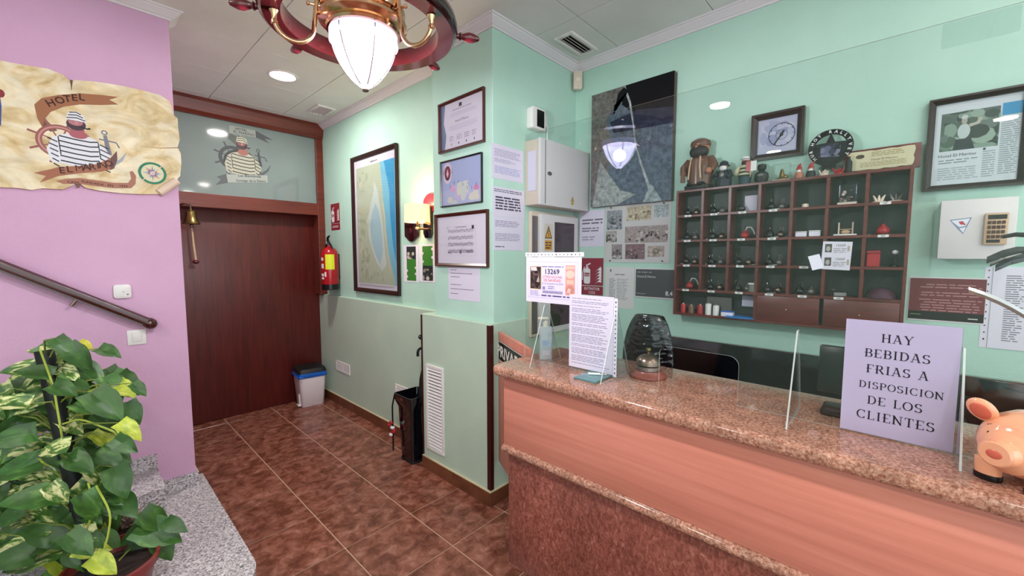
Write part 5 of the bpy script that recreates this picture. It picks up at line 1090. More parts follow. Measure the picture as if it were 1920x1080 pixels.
for (j, i) in sorted(dark):
    fob(cub(j, i, -0.025), f'black key fob standing left in the {ORD[i]} pigeonhole of the {ROW[j]} row', 'black_gloss', 'black key fobs in the rack', lay=0.4 + i)
    fob(cub(j, i, 0.022, 0.05), f'grey key fob standing right in the {ORD[i]} pigeonhole of the {ROW[j]} row', 'grey_metal' if (i + j) % 2 else 'bronze', 'grey key fobs in the rack', lay=1.4 + i, s=0.9)
for (j, i) in ((1, 2), (3, 0)): fob(cub(j, i, 0.0), f'red key fob with white cord in the {ORD[i]} pigeonhole of the {ROW[j]} row', 'red_plastic', 'red key fobs with white cord', True)
fob(cub(1, 6, -0.01), 'red key fob lying in the rightmost pigeonhole of the second row', 'red_plastic', 'red key fobs with white cord', False, s=1.1)
def boxthing(name, label, cat, P, sx, sy, sz, m, rz=0, group=None, lid=None):
    t = thing(name, label, cat, Matrix.Translation(P) @ Matrix.Rotation(rz, 4, 'Z'), group)
    G().box(-sx / 2, sx / 2, -sy / 2, sy / 2, 0, sz * (.8 if lid else 1)).obj('box_body', m, t, bevel=0.002, seg=1)
    if lid: G().box(-sx / 2 - .001, sx / 2 + .001, -sy / 2 - .001, sy / 2 + .001, sz * .8, sz).obj('box_lid', lid, t, bevel=0.002, seg=1)
    return t
boxthing('white_card', 'white card standing in the third pigeonhole of the top row', 'card', cub(0, 2, 0.018, 0.06), 0.003, 0.06, 0.085, 'paper')
fob(cub(0, 2, -0.02, 0.03), 'black key fob before the white card in the top row', 'black_gloss', 'black key fobs in the rack')
can(cub(0, 4, -0.02), 0.014, 0.018, 'peach_plastic', 'small_pot', 'tiny cream pot in the fifth pigeonhole of the top row', 'pot', None, 'peach_plastic')
t = boxthing('trinket_bag', 'clear bag of pale trinkets in the sixth pigeonhole of the top row', 'bag', cub(0, 5), 0.05, 0.07, 0.012, 'ivory'); r = random.Random(5)
for k in range(12): G().ball((r.uniform(-.015, .015), r.uniform(-.025, .025), r.uniform(.018, .07)), (r.uniform(.004, .009),) * 3, 8, 6).obj('trinket', r.choice(['ivory', 'grey_metal', 'peach_plastic', 'bronze']), t)
G().prism(rrect(-0.024, 0.024, -0.035, 0.035, 0.008), 0.012, 0.09).obj('clear_wrap', 'sleeve', t)
for k, (dy, lab) in enumerate(((-0.03, 'small pale shell ornament on the left in the rightmost pigeonhole of the top row'), (0.025, 'small branching ornament on the right in the rightmost pigeonhole of the top row'))):
    t = thing('shell_ornament', lab, 'ornament', Matrix.Translation(cub(0, 6, dy)), 'shell ornaments in the rack')
    G().prism(rrect(-0.02, 0.02, -0.024, 0.024, 0.01), 0, 0.005).obj('base', 'ivory', t)
    for a in range(3): G().tube([(0, (a - 1) * 0.008, 0.005), (0.003 * a, (a - 1) * 0.014, 0.022), (0, (a - 1) * 0.02, 0.034)], [0.006, 0.005, 0.002], 8).obj('shell', 'peach_plastic' if k == 0 else 'grey_metal', t)
for k, dy in enumerate((-0.028, 0.025)): boxthing('white_box', ('white box on the left in the fifth pigeonhole of the second row', 'white box on the right in the fifth pigeonhole of the second row')[k], 'box', cub(1, 4, dy, 0.03), 0.03, 0.045, 0.026 + 0.003 * k, 'paper_white', 0.08 * k, 'white boxes in the rack', 'label_white')
t = boxthing('wooden_model', 'little wooden model frame on a white base in the sixth pigeonhole of the second row', 'model', cub(1, 5), 0.05, 0.085, 0.008, 'label_white')
for y in (-0.025, 0.025): G().tube([(0, y, 0.008), (0, y, 0.062)], 0.0034, 6).obj('post', 'ivory', t)
G().tube([(0, -0.025, 0.03), (0, 0.025, 0.03)], 0.002, 6).obj('cross_bar', 'calc_tan', t); G().ball((0, 0, 0.018), (0.012, 0.018, 0.010), 12, 8).obj('hull', 'calc_tan', t)
t = thing('folded_leaflet', 'folded pair of printed lottery cards propped before the sixth pigeonhole', 'leaflet', Matrix.Translation((XR - 0.012, RW[0] - 5.35 * CW, RZ1 - 2.62 * RH)) @ FX)
G().box(-0.056, 0.050, -0.062, 0.066, 0, 0.0015, Matrix.Rotation(-0.04, 4, 'Z')).obj('front_card', 'paper_white', t, smooth=False)
G().box(-0.05, 0.0, -0.034, 0.034, 0, 0.0015, Matrix.Translation((-0.056, -0.022, 0.0)) @ Matrix.Rotation(0.3, 4, 'Z') @ Matrix.Rotation(0.6, 4, 'Y')).obj('side_card', 'paper_white', t, smooth=False)
p = Print(z=0.002)
for y in (0.034, -0.028): p.rect(-.045, y - .016, -.02, y + .022, '54504c'); p.ell(-.033, y, .008, .012, 'b0aca4'); p.text('13269', .012, y + .010, .010, '7a7674', bold=0.01); p.rows(-.014, .038, y - .02, y + .004, 3, '8c8884', .35, 3, .2); p.rect(.036, y - .012, .044, y + .012, 'b8a898')
p.obj('card_print', t)
boxthing('red_pack', 'red carton in the rightmost pigeonhole of the third row', 'carton', cub(2, 6, -0.035, 0.03), 0.03, 0.045, 0.072, 'red_plastic', lid='sign_red')
t = thing('black_stamp', 'black stamp with white knob in the rightmost pigeonhole of the third row', 'stamp', Matrix.Translation(cub(2, 6, 0.035)))
G().lathe([(0, 0), (0.016, 0), (0.016, 0.008), (0.005, 0.012), (0.005, 0.055), (0, 0.055)], 14).obj('stamp_body', 'black_plastic', t); G().ball((0, 0, 0.064), (0.011, 0.011, 0.010), 12, 8).obj('knob', 'label_white', t)
boxthing('silver_lighter', 'silver box beside the fobs in the third pigeonhole of the lowest row', 'box', cub(3, 2, 0.05, 0.02), 0.02, 0.03, 0.048, 'steel', lid='label_white')
t = boxthing('cable_adapter', 'grey adapter with coiled lead in the sixth pigeonhole of the lowest row', 'adapter', cub(3, 5, -0.01), 0.03, 0.05, 0.02, 'grey_metal', 0.4)
G().tube([(0, 0.02, 0.02), (0.01, 0.04, 0.024), (0.012, 0.02, 0.03), (0, -0.01, 0.026), (-0.01, -0.03, 0.022)], 0.003, 6).obj('lead', 'black_plastic', t)
t = thing('purple_cap', 'dark purple cap in the rightmost pigeonhole of the lowest row', 'cap', Matrix.Translation(cub(3, 6)))
G().lathe([(0.052, 0), (0.05, 0.012), (0.036, 0.036), (0.012, 0.046), (0, 0.047)], 20).obj('crown', 'purple', t); G().prism(arc(0, 0, 0.045, 0.05, 100, 260, 12), 0.002, 0.005, Matrix.Translation((-0.012, 0, 0))).obj('peak', 'purple', t)
# lowest open shelf
zb = RZ0 + TB / 2
for k, (y, r, h, m) in enumerate(((0.895, 0.016, 0.05, 'red_plastic'), (0.85, 0.017, 0.045, 'carved_wood'), (0.80, 0.016, 0.05, 'red_plastic'))): can(Vector((XR + 0.035, y, zb)), r, h, m, 'small_tin', ('small red tin at the left end of the bottom shelf', 'small brown tin between two red tins on the bottom shelf', 'small red tin next to the white tubs on the bottom shelf')[k], 'tin', 'tins on the bottom shelf', 'bronze')
for k, (y, h) in enumerate(((0.755, 0.062), (0.715, 0.055))): can(Vector((XR + 0.03, y, zb)), 0.016, h, 'label_white', 'white_tub', ('taller white tub on the bottom shelf', 'shorter white tub on the bottom shelf')[k], 'tub', 'white tubs on the bottom shelf', 'grey_metal')
boxthing('grey_case', 'grey plastic case standing behind the white tubs on the bottom shelf', 'case', Vector((XR + 0.075, 0.71, zb)), 0.03, 0.13, 0.10, 'grey_metal')
boxthing('white_carton', 'small white carton with blue top on the bottom shelf', 'carton', Vector((XR + 0.03, 0.655, zb)), 0.04, 0.058, 0.03, 'paper_white', 0, None, 'blue_bag')
boxthing('pinned_slip', 'cream slip hanging at the back of the bottom shelf', 'slip', Vector((XK - 0.02, 0.565, zb + 0.055)), 0.002, 0.075, 0.06, 'paper')
t = thing('blue_folder', 'bright blue paper folder lying on the bottom shelf', 'folder', Matrix.Translation((XR + 0.035, 0.585, zb)))
G().box(-0.05, 0.05, -0.06, 0.075, 0, 0.003, Matrix.Rotation(0.12, 4, 'Z')).obj('folder_back', 'blue_paper', t); G().box(-0.048, 0.05, -0.06, 0.07, 0.0035, 0.006, Matrix.Rotation(0.05, 4, 'Z') @ Matrix.Rotation(0.03, 4, 'X')).obj('folder_flap', 'blue_paper', t)

# ---- on top of the rack
ZR = RZ1 + TB / 2
def top_at(u, x): return Vector((x, onx(u, 330, x).y, ZR))
t = thing('sign_board', 'mahogany board with a torn parchment certificate on top of the key rack', 'sign', Matrix.Translation((XR + 0.05, (onx(1588, 320, XR + .05).y + onx(1717, 300, XR + .05).y) / 2, ZR)) @ FX)
W = 0.255; H = 0.105
G().box(-W / 2, W / 2, 0, H, -0.012, 0.0, Matrix.Rotation(-0.10, 4, 'X')).obj('board', 'rack_wood', t, bevel=0.003)
r = random.Random(3); ou = [(-.40 + .8 * k / 12, .10 + r.uniform(-.02, .02)) for k in range(13)] + [(.42 + r.uniform(-.015, .015), .1 + .8 * k / 6) for k in range(1, 6)] + [(.42 - .84 * k / 12, .90 + r.uniform(-.02, .02)) for k in range(13)] + [(-.42 + r.uniform(-.015, .015), .9 - .8 * k / 6) for k in range(1, 6)]
G().prism([(a * W, b * H) for a, b in ou], 0.0008, 0.004, Matrix.Rotation(-0.10, 4, 'X')).obj('torn_certificate', 'cream', t, smooth=False)
p = Print(z=0.0044); p.ell(-W * .27, H * .68, W * .06, H * .09, '4c4030'); p.rows(-W * .12, W * .34, H * .62, H * .84, 3, '8c7c4c', .35, 2, .15); p.text('Hotel El Marino', W * .05, H * .46, H * .09, '6c5c34', bold=0.01); p.rows(-W * .28, W * .34, H * .2, H * .42, 4, '8c7c4c', .35, 4, .15, True); p.obj('certificate_print', t, 'print', Matrix.Rotation(-0.10, 4, 'X'))
# round rally disc
Pd = onx(1557, 277, XR + 0.06)
t = thing('star_badge', 'round black badge with a star and white lettering on the key rack', 'badge', Matrix.Translation(Pd) @ FX @ Matrix.Rotation(-0.12, 4, 'X'))
RD = 0.085
G().ringlathe([(RD * .72, 0), (RD, 0), (RD, 0.006), (RD * .72, 0.006)], 44).obj('outer_ring', 'black_plastic', t)
st5 = []
for k in range(10):
    a = PI / 2 + k * PI / 5; rr = RD * (.80 if k % 2 == 0 else .34); st5.append((rr * math.cos(a), rr * math.sin(a)))
G().prism(st5, 0.001, 0.007).obj('star', 'frame_black', t, smooth=False)
G().prism([(RD * .74 * math.cos(a), RD * .74 * math.sin(a)) for a in [math.radians(160 + 220 * k / 20) for k in range(21)]], 0.0005, 0.004).obj('lower_plate', 'frame_black', t, smooth=False)
p = Print(z=0.0075); p.arctext('HOT RALLY', 0, 0, RD * .79, RD * .15, 'e0e2e4', 92, 17, 0.03); p.arctext('MUR', 0, 0, RD * .79, RD * .15, 'e0e2e4', 205, 16, 0.03, False); p.arctext('VET', 0, 0, RD * .79, RD * .15, 'e0e2e4', -15, 17, 0.03, False)
p.blobs(-RD * .45, RD * .45, -RD * .55, RD * .15, 26, ['4c4e68', '5c5c78', '34364c', '74748c'], RD * .16, 21); p.obj('badge_relief', t)
G().box(-0.025, 0.025, -0.10, -0.07, -0.015, 0.012).obj('stand', 'black_plastic', t)

# figurines: bodies turned and blended from rounded volumes
def fig(u, x, label, name='figurine', face=180, group='figurines on the key rack', s=1.0):
    P = top_at(u, x); return thing(name, label, 'figurine', Matrix.Translation(P) @ Matrix.Rotation(math.radians(face), 4, 'Z') @ Matrix.Scale(s, 4), group)
# big carved sea captain (local +x is the front)
t = fig(1312, XR + 0.052, 'large carved wooden sea captain with black beard at the left end of the rack', face=172, s=1.36)
G().prism(rrect(-0.04, 0.04, -0.052, 0.052, 0.02), 0, 0.018).obj('plinth', 'black_matte', t, bevel=0.004)
G().lathe([(0.044, 0.016), (0.048, 0.04), (0.052, 0.075), (0.049, 0.11), (0.036, 0.132), (0.018, 0.142), (0, 0.143)], 24, Matrix.Diagonal((0.8, 1.05, 1, 1))).obj('coat', 'carved_wood', t)
G().lathe([(0.030, 0.02), (0.032, 0.06), (0.03, 0.12), (0, 0.13)], 18, Matrix.Translation((0.016, 0, 0))).obj('waistcoat', 'carved_wood', t)
for s in (-1, 1):
    G().tube([(0.0, s * 0.042, 0.122), (0.012, s * 0.062, 0.092), (0.026, s * 0.056, 0.068)], [0.017, 0.018, 0.015], 10).obj('arm', 'carved_wood', t)
    G().tube([(0.036, s * 0.018, 0.13), (0.045, s * 0.021, 0.09), (0.046, s * 0.026, 0.04)], 0.0035, 6).obj('coat_lapel', 'calc_tan', t)
    G().ball((0.034, s * 0.053, 0.068), 0.013, 10, 8).obj('hand', 'skin', t)
    G().ball((0.03, s * 0.022, 0.02), (0.022, 0.016, 0.010), 10, 6).obj('boot', 'black_matte', t)
G().ball((0.0, 0, 0.168), (0.034, 0.036, 0.036), 20, 12).obj('head', 'skin', t)
G().ball((0.012, 0, 0.153), (0.031, 0.038, 0.030), 18, 10).obj('beard', 'beard', t)
G().lathe([(0.038, 0.176), (0.040, 0.184), (0.037, 0.196), (0.022, 0.206), (0, 0.208)], 20).obj('cap', 'carved_wood', t)
G().ball((0.036, 0, 0.171), (0.007, 0.006, 0.006), 8, 6).obj('nose', 'skin', t)
for s in (-1, 1): G().ball((0.031, s * 0.012, 0.177), 0.003, 8, 6).obj('eye', 'black_ink', t)
G().tube([(0.052, -0.045, 0.03), (0.052, -0.045, 0.10)], [0.010, 0.006], 8).obj('rope_coil', 'carved_wood', t)
# fisherman in a dark coat
t = fig(1357, XR + 0.045, 'small sailor figurine in a navy coat and souwester next to the carved captain', face=175, s=1.15)
G().lathe([(0.034, 0), (0.036, 0.02), (0.034, 0.05), (0.026, 0.074), (0.012, 0.084), (0, 0.085)], 20, Matrix.Diagonal((0.8, 1, 1, 1))).obj('coat', 'navy', t)
for s in (-1, 1): G().tube([(0, s * 0.024, 0.072), (0.014, s * 0.036, 0.05), (0.03, s * 0.026, 0.04)], [0.011, 0.011, 0.009], 8).obj('arm', 'navy', t)
G().ball((0.004, 0, 0.094), 0.018, 14, 10).obj('head', 'skin', t); G().ball((0.011, 0, 0.088), (0.014, 0.017, 0.015), 12, 8).obj('beard', 'label_white', t)
G().lathe([(0.027, 0.098), (0.020, 0.104), (0.017, 0.116), (0.006, 0.123), (0, 0.124)], 16).obj('hat', 'navy', t); G().ball((0.026, 0, 0.055), (0.006, 0.012, 0.016), 10, 8).obj('shirt', 'grey_metal', t)
# striped sailor with a flag
t = fig(1397, XR + 0.045, 'sailor figurine in striped jersey holding a white and red flag', face=175, s=1.12)
G().lathe([(0.024, 0), (0.026, 0.02), (0.027, 0.036), (0, 0.036)], 18).obj('trousers', 'trouser', t)
for k in range(6):
    r0 = 0.028 - 0.0012 * k; z0 = 0.036 + 0.0085 * k; G().lathe([(0, z0), (r0, z0), (r0 - 0.0008, z0 + 0.0085), (0, z0 + 0.0085)], 20).obj('jersey_band', 'cream' if k % 2 else 'black_matte', t)
G().lathe([(0.022, 0.087), (0.012, 0.095), (0, 0.096)], 18).obj('shoulders', 'cream', t)
for s in (-1, 1): G().tube([(0, s * 0.022, 0.085), (0.01, s * 0.034, 0.066), (0.022, s * 0.03, 0.052)], [0.010, 0.010, 0.008], 8).obj('arm', 'cream', t)
G().ball((0, 0, 0.108), (0.0165, 0.0165, 0.018), 14, 10).obj('head', 'skin', t); G().ball((0.005, 0, 0.101), (0.0145, 0.0165, 0.014), 12, 8).obj('beard', 'beard', t)
G().lathe([(0.018, 0.114), (0.0185, 0.122), (0.013, 0.13), (0, 0.132)], 16).obj('cap', 'label_white', t); G().ringlathe([(0.0186, 0.117), (0.0192, 0.117), (0.0192, 0.120), (0.0186, 0.120)], 16).obj('cap_band', 'black_matte', t)
G().tube([(0.028, 0.032, 0.03), (0.028, 0.032, 0.105)], 0.0014, 6).obj('flag_staff', 'calc_tan', t)
G().box(0.027, 0.029, 0.032, 0.056, 0.056, 0.10).obj('flag_white', 'label_white', t); G().box(0.027, 0.029, 0.012, 0.032, 0.056, 0.10).obj('flag_red', 'red_plastic', t)
# small dark bust
t = fig(1428, XR + 0.045, 'small dark bust figurine with grey chest below the clock', face=175, s=1.35)
G().lathe([(0, 0), (0.018, 0), (0.024, 0.02), (0.022, 0.036), (0.012, 0.044), (0, 0.045)], 18).obj('torso', 'black_matte', t); G().ball((0.014, 0, 0.028), (0.010, 0.015, 0.010), 10, 8).obj('chest', 'grey_metal', t); G().ball((0, 0, 0.058), 0.015, 14, 10).obj('head', 'black_matte', t); G().lathe([(0.0155, 0.062), (0.013, 0.070), (0, 0.073)], 14).obj('hair', 'beard', t)
# glass case with a bronze group
Pg = top_at(1466, XR + 0.05); t = thing('glass_case', 'small bronze figure group under a clear case below the clock', 'ornament', Matrix.Translation(Pg) @ Matrix.Rotation(PI, 4, 'Z'))
G().box(-0.028, 0.028, -0.036, 0.036, 0, 0.006).obj('case_base', 'calc_tan', t); G().box(-0.027, 0.027, -0.035, 0.035, 0.006, 0.085).obj('clear_case', 'pane', t, smooth=False)
G().lathe([(0.024, 0.006), (0.022, 0.014), (0.012, 0.022), (0.008, 0.05), (0.004, 0.06), (0, 0.06)], 14).obj('bronze_figure', 'old_brass', t); G().ball((0, 0.016, 0.020), (0.010, 0.012, 0.012), 10, 8).obj('bronze_companion', 'old_brass', t)
# two gnomes
for k, (u, lab, hatm, bodym) in enumerate(((1498, 'tiny gnome figurine with a tall pointed red hat', 'red_plastic', 'skin'), (1520, 'tiny gnome figurine with a bent red cap and dark coat', 'red_plastic', 'black_matte'))):
    t = fig(u, XR + 0.04, lab, face=175, s=1.25)
    G().lathe([(0, 0), (0.014, 0), (0.016, 0.012), (0.013, 0.026), (0, 0.03)], 16).obj('body', bodym, t); G().ball((0, 0, 0.034), 0.010, 12, 8).obj('head', 'skin', t)
    G().ball((0.006, 0, 0.027), (0.007, 0.008, 0.009), 10, 6).obj('beard', 'label_white', t)
    G().tube([(0, 0, 0.038), (0, 0, 0.050), (0, 0.004 + 0.008 * k, 0.060)], [0.011, 0.006, 0.001], 10).obj('hat', hatm, t)
for k, (u, m, lab) in enumerate(((1545, 'ivory', 'lump of white coral under the star badge'), (1573, 'red_plastic', 'lump of red coral under the star badge'))):
    t = thing('coral_piece', lab, 'coral', Matrix.Translation(top_at(u, XR + 0.035)), 'coral lumps on the key rack'); r = random.Random(k)
    G().lathe([(0, 0), (0.02, 0), (0.018, 0.008), (0, 0.010)], 12).obj('coral_foot', m, t)
    for q_ in range(9):
        a = r.uniform(0, 6.28); l_ = r.uniform(.018, .034); G().tube([(0, 0, 0.006), (l_ * .4 * math.cos(a), l_ * .5 * math.sin(a), l_ * .5), (l_ * .7 * math.cos(a + .4), l_ * .8 * math.sin(a + .4), l_)], [0.006, 0.005, 0.002], 7).obj('coral_branch', m, t)
t = thing('green_bottle', 'small dark green bottle between red coral and parchment board', 'bottle', Matrix.Translation(top_at(1590, XR + 0.03)))
G().lathe([(0, 0), (0.012, 0), (0.013, 0.004), (0.013, 0.05), (0.006, 0.062), (0.005, 0.075), (0, 0.075)], 16).obj('glass_body', 'pole_black', t); G().lathe([(0, 0.075), (0.006, 0.075), (0.006, 0.083), (0, 0.083)], 12).obj('stopper', 'calc_tan', t)

# ---- black desk and chair behind the counter
t = thing('back_desk', 'glossy black desk with raised back panel against the key wall', 'desk', Matrix.Translation((2.3, -0.4, 0)))
LD = Matrix.Translation((-2.3, 0.4, 0))
G().box(2.26, XK - 0.03, -2.0, 1.02, 0.72, 0.75, LD).obj('desk_top', 'black_gloss', t, bevel=0.003)
G().box(XK - 0.03, XK - 0.004, -2.0, 1.02, 0.0, 1.008, LD).obj('back_panel', 'black_gloss', t, bevel=0.002)
G().box(XK - 0.031, XK - 0.003, -2.0, 1.02, 1.008, 1.013, LD).obj('edge_strip', 'steel', t)
for y in (1.0, -0.5, -1.98): G().box(2.29, XK - 0.03, y - 0.015, y + 0.015, 0, 0.72, LD).obj('desk_leg', 'black_gloss', t)
m = mat('chair_vinyl', '0c0c12', 0.16, coat=0.4); N = m.node_tree.nodes; L = m.node_tree.links
tc = N.new('ShaderNodeTexCoord'); mp = N.new('ShaderNodeMapping'); mp.inputs['Scale'].default_value = (1, 1, 2.4); vo = N.new('ShaderNodeTexVoronoi'); vo.inputs['Scale'].default_value = 26; vo.feature = 'SMOOTH_F1'
bp = N.new('ShaderNodeBump'); bp.inputs['Strength'].default_value = 0.55; bp.inputs['Distance'].default_value = 0.02
L.new(tc.outputs['Object'], mp.inputs[0]); L.new(mp.outputs[0], vo.inputs['Vector']); L.new(vo.outputs['Distance'], bp.inputs['Height']); L.new(bp.outputs[0], N['Principled BSDF'].inputs['Normal'])
Pc = onx(1210, 640, 1.95)
t = thing('office_chair', 'black quilted swivel chair behind the counter', 'chair', Matrix.Translation((1.97, Pc.y, 0)) @ Matrix.Rotation(math.radians(8), 4, 'Z'))
v = []; f = []; nu, nv = 18, 16
top = onx(1210, 589, 1.95).z
for i in range(nu + 1):
    for j in range(nv + 1):
        a = (i / nu - .5) * 2; b = j / nv; hw = 0.115 * (1 - max(0, (b - .4) / .6) ** 4.5 * .55) * (0.85 + .15 * min(1, b * 4)) * 1.05
        v.append((0.05 * a * a - 0.07 * math.sin(b * 2.2) + 0.05, a * hw, 0.52 + (top - 0.52 - 0.02 * a * a) * b))
for i in range(nu):
    for j in range(nv): f.append((i * (nv + 1) + j, (i + 1) * (nv + 1) + j, (i + 1) * (nv + 1) + j + 1, i * (nv + 1) + j + 1))
me = G().add(v, f).mesh('backrest', 'chair_vinyl'); o = link('backrest', me, t); sm = o.modifiers.new('thick', 'SOLIDIFY'); sm.thickness = 0.05; sm.offset = 0; bv = o.modifiers.new('round', 'BEVEL'); bv.width = 0.018; bv.segments = 4
G().prism(rrect(-0.24, 0.2, -0.23, 0.23, 0.08), 0.45, 0.52).obj('seat', 'chair_vinyl', t, bevel=0.02, seg=3)
G().tube([(0, 0, 0.08), (0, 0, 0.45)], 0.028, 12).obj('gas_column', 'black_plastic', t)
for k in range(5):
    a = k * 2 * PI / 5 + .3; G().tube([(0, 0, 0.10), (0.28 * math.cos(a), 0.28 * math.sin(a), 0.06)], [0.025, 0.015], 8).obj('base_spoke', 'black_plastic', t)
    G().ball((0.28 * math.cos(a), 0.28 * math.sin(a), 0.028), 0.028, 10, 8).obj('castor', 'black_plastic', t)

# ================================================================== PINK WALL
# parchment hotel sign
MPW = Matrix.Translation((0.13, YP, 2.10)) @ FY
t = thing('parchment_sign', 'large painted parchment sign with striped sailor, ship wheel and compass rose', 'sign', MPW)
def pw(u, v, d=0.02):
    P = ony(u, v, YP - d); return (P.x - 0.13, P.z - 2.10)
up = [(-40, 96), (0, 113), (30, 119), (60, 124), (90, 129), (118, 140), (131, 152), (134, 168), (137, 150), (170, 152), (200, 156), (235, 162), (270, 170), (300, 178), (318, 190), (322, 200), (325, 215), (333, 222), (334, 238), (337, 262), (333, 276), (339, 288), (340, 305), (338, 330)]
dn = [(322, 345), (300, 364), (262, 364), (225, 362), (190, 358), (160, 352), (150, 344), (147, 336), (140, 346), (118, 355), (80, 353), (60, 356), (30, 352), (0, 351), (-40, 346)]
out = [pw(u, v) for u, v in up + dn]; out = out[::-1]
G().prism(out, 0.002, 0.02).obj('parchment_board', 'parchment', t, smooth=False)
G().lathe([(0, 0), (0.020, 0), (0.022, 0.002), (0.022, 0.108), (0.020, 0.11), (0.012, 0.11), (0.012, 0.09), (0, 0.09)], 22, Matrix.Translation((*pw(298, 362), 0.026)) @ Matrix.Rotation(math.atan2(pw(336, 336)[1] - pw(298, 362)[1], pw(336, 336)[0] - pw(298, 362)[0]), 4, 'Z') @ Matrix.Rotation(PI / 2, 4, 'Y')).obj('rolled_corner', 'parch_roll', t)
p = Print(z=0.0204, dz=0.00002)
Q = lambda pts: [pw(u, v) for u, v in pts]
# creases and tears
p.line(Q([(134, 150), (134, 170)]), [0.008, 0.001], '6c4a2c'); p.line(Q([(147, 338), (147, 352)]), [0.001, 0.01], '6c4a2c'); p.line(Q([(262, 274), (300, 278), (336, 277)]), [0.001, 0.003, 0.005], '9c7850')
# sliver of a second figure at the far left
p.poly(Q([(-40, 130), (-4, 150), (3, 200), (2, 235), (-40, 250)]), '34508c'); p.ell(*pw(1, 175), 0.012, 0.018, '8c3038')
# ribbons behind the sailor
p.poly(Q([(64, 196), (78, 184), (110, 178), (150, 175), (190, 178), (222, 182), (205, 187), (222, 196), (190, 197), (150, 196), (120, 200), (95, 210), (85, 222), (80, 240), (70, 222)]), 'a06848'); p.poly(Q([(80, 238), (84, 222), (100, 238), (108, 245), (95, 247)]), '6c5040')
for i, ch in enumerate('HOTEL'):
    u, v = ((99, 199), (115, 194), (128, 191), (141, 189), (154, 188))[i]; p.text(ch, *pw(u, v), 0.030, '3c1c14', rot=(0.45, 0.3, 0.18, 0.08, 0.0)[i], bold=0.02)
c = pw(147, 268); sailor(p, c[0], c[1], 0.132, '9c5c58', None, True)
p.poly(Q([(64, 324), (92, 318), (112, 313), (150, 311), (180, 308), (200, 300), (214, 292), (219, 283), (220, 300), (214, 316), (190, 322), (150, 325), (110, 330), (75, 342), (86, 330)]), 'a4664c'); p.poly(Q([(207, 297), (219, 283), (220, 300), (214, 316), (206, 319)]), '6c4a48')
for i, ch in enumerate('EL MARINO'):
    if ch != ' ': u, v = ((118, 325), (132, 323), 0, (150, 321), (163, 319), (175, 318), (185, 316), (194, 315), (205, 312))[i]; p.text(ch, *pw(u, v), 0.029, '3c1c14', rot=0.1, bold=0.02)
p.poly(Q([(105, 339), (125, 335), (150, 334), (180, 338), (215, 343), (240, 343), (246, 335), (243, 322), (249, 321), (255, 330), (254, 345), (246, 353), (215, 353), (180, 349), (150, 345), (118, 345)]), 'a8705a')
for s_, u, v, r_ in (('CASA', 138, 344, .05), ('FUNDADA', 174, 345.5, -.1), ('EN', 207, 350, -.08), ('1979', 232, 351.5, 0.0)): p.text(s_, *pw(u, v), 0.0115, '4c1c1c', rot=r_, bold=0.02)
# compass rose
cx, cy = pw(286, 325); rr = 0.058
p.ell(cx, cy, rr, rr, '2c7c5c', 36); p.ell(cx, cy, rr * .80, rr * .80, 'dcd4b0', 30)
for k in range(16):
    a = k * PI / 8; l_ = rr * (.72 if k % 2 == 0 else .5); p.poly([(cx + l_ * math.cos(a), cy + l_ * math.sin(a)), (cx + rr * .2 * math.cos(a + .35), cy + rr * .2 * math.sin(a + .35)), (cx + rr * .2 * math.cos(a - .35), cy + rr * .2 * math.sin(a - .35))], ('7c80b4', 'c08058', 'a84858', '6c90a8')[k % 4])
p.ell(cx, cy, rr * .26, rr * .26, '8c78a4'); p.line([(cx - rr * .95, cy - rr * .95), (cx + rr * 1.15, cy + rr * 1.2)], 0.004, 'e4c8b4'); p.ring(cx, cy, rr * .08, rr * .17, 'e4c8b4')
p.obj('painted_emblem', t)

# handrail
Y_H = YP - 0.055
a = ony(-60, 474, Y_H); b = ony(281, 606, Y_H)
t = thing('handrail', 'dark varnished wooden handrail sloping down the pink wall', 'handrail', b)
d = (b - a); n_ = d.normalized(); nz = Vector((0, 0, 1)) - n_ * n_.z; nz.normalize(); ny = n_.cross(nz)
MR = Matrix(((n_.x, ny.x, nz.x, 0), (n_.y, ny.y, nz.y, 0), (n_.z, ny.z, nz.z, 0), (0, 0, 0, 1)))
prof = [(-0.022, -0.014), (-0.026, 0.0), (-0.022, 0.016), (-0.010, 0.024), (0.010, 0.024), (0.022, 0.016), (0.026, 0.0), (0.022, -0.014), (0.012, -0.016), (0.012, -0.024), (-0.012, -0.024), (-0.012, -0.016)]
# profile (y,z) swept along local x
MS = Matrix(((0, 0, 1, 0), (1, 0, 0, 0), (0, 1, 0, 0), (0, 0, 0, 1)))
G().prism(prof, -d.length, -0.006, MR @ MS).obj('rail', 'rail_wood', t)
G().ball((0.0, 0, -0.001), (0.034, 0.030, 0.030), 18, 12, MR).obj('end_knob', 'rail_wood', t)
G().tube([tuple(MR @ Vector((-0.30, 0, -0.02))), tuple(MR @ Vector((-0.30, 0, -0.05))), tuple(MR @ Vector((-0.30, 0, -0.055)) + Vector((0, 0.054, 0)))], 0.007, 8).obj('wall_bracket', 'bronze', t)
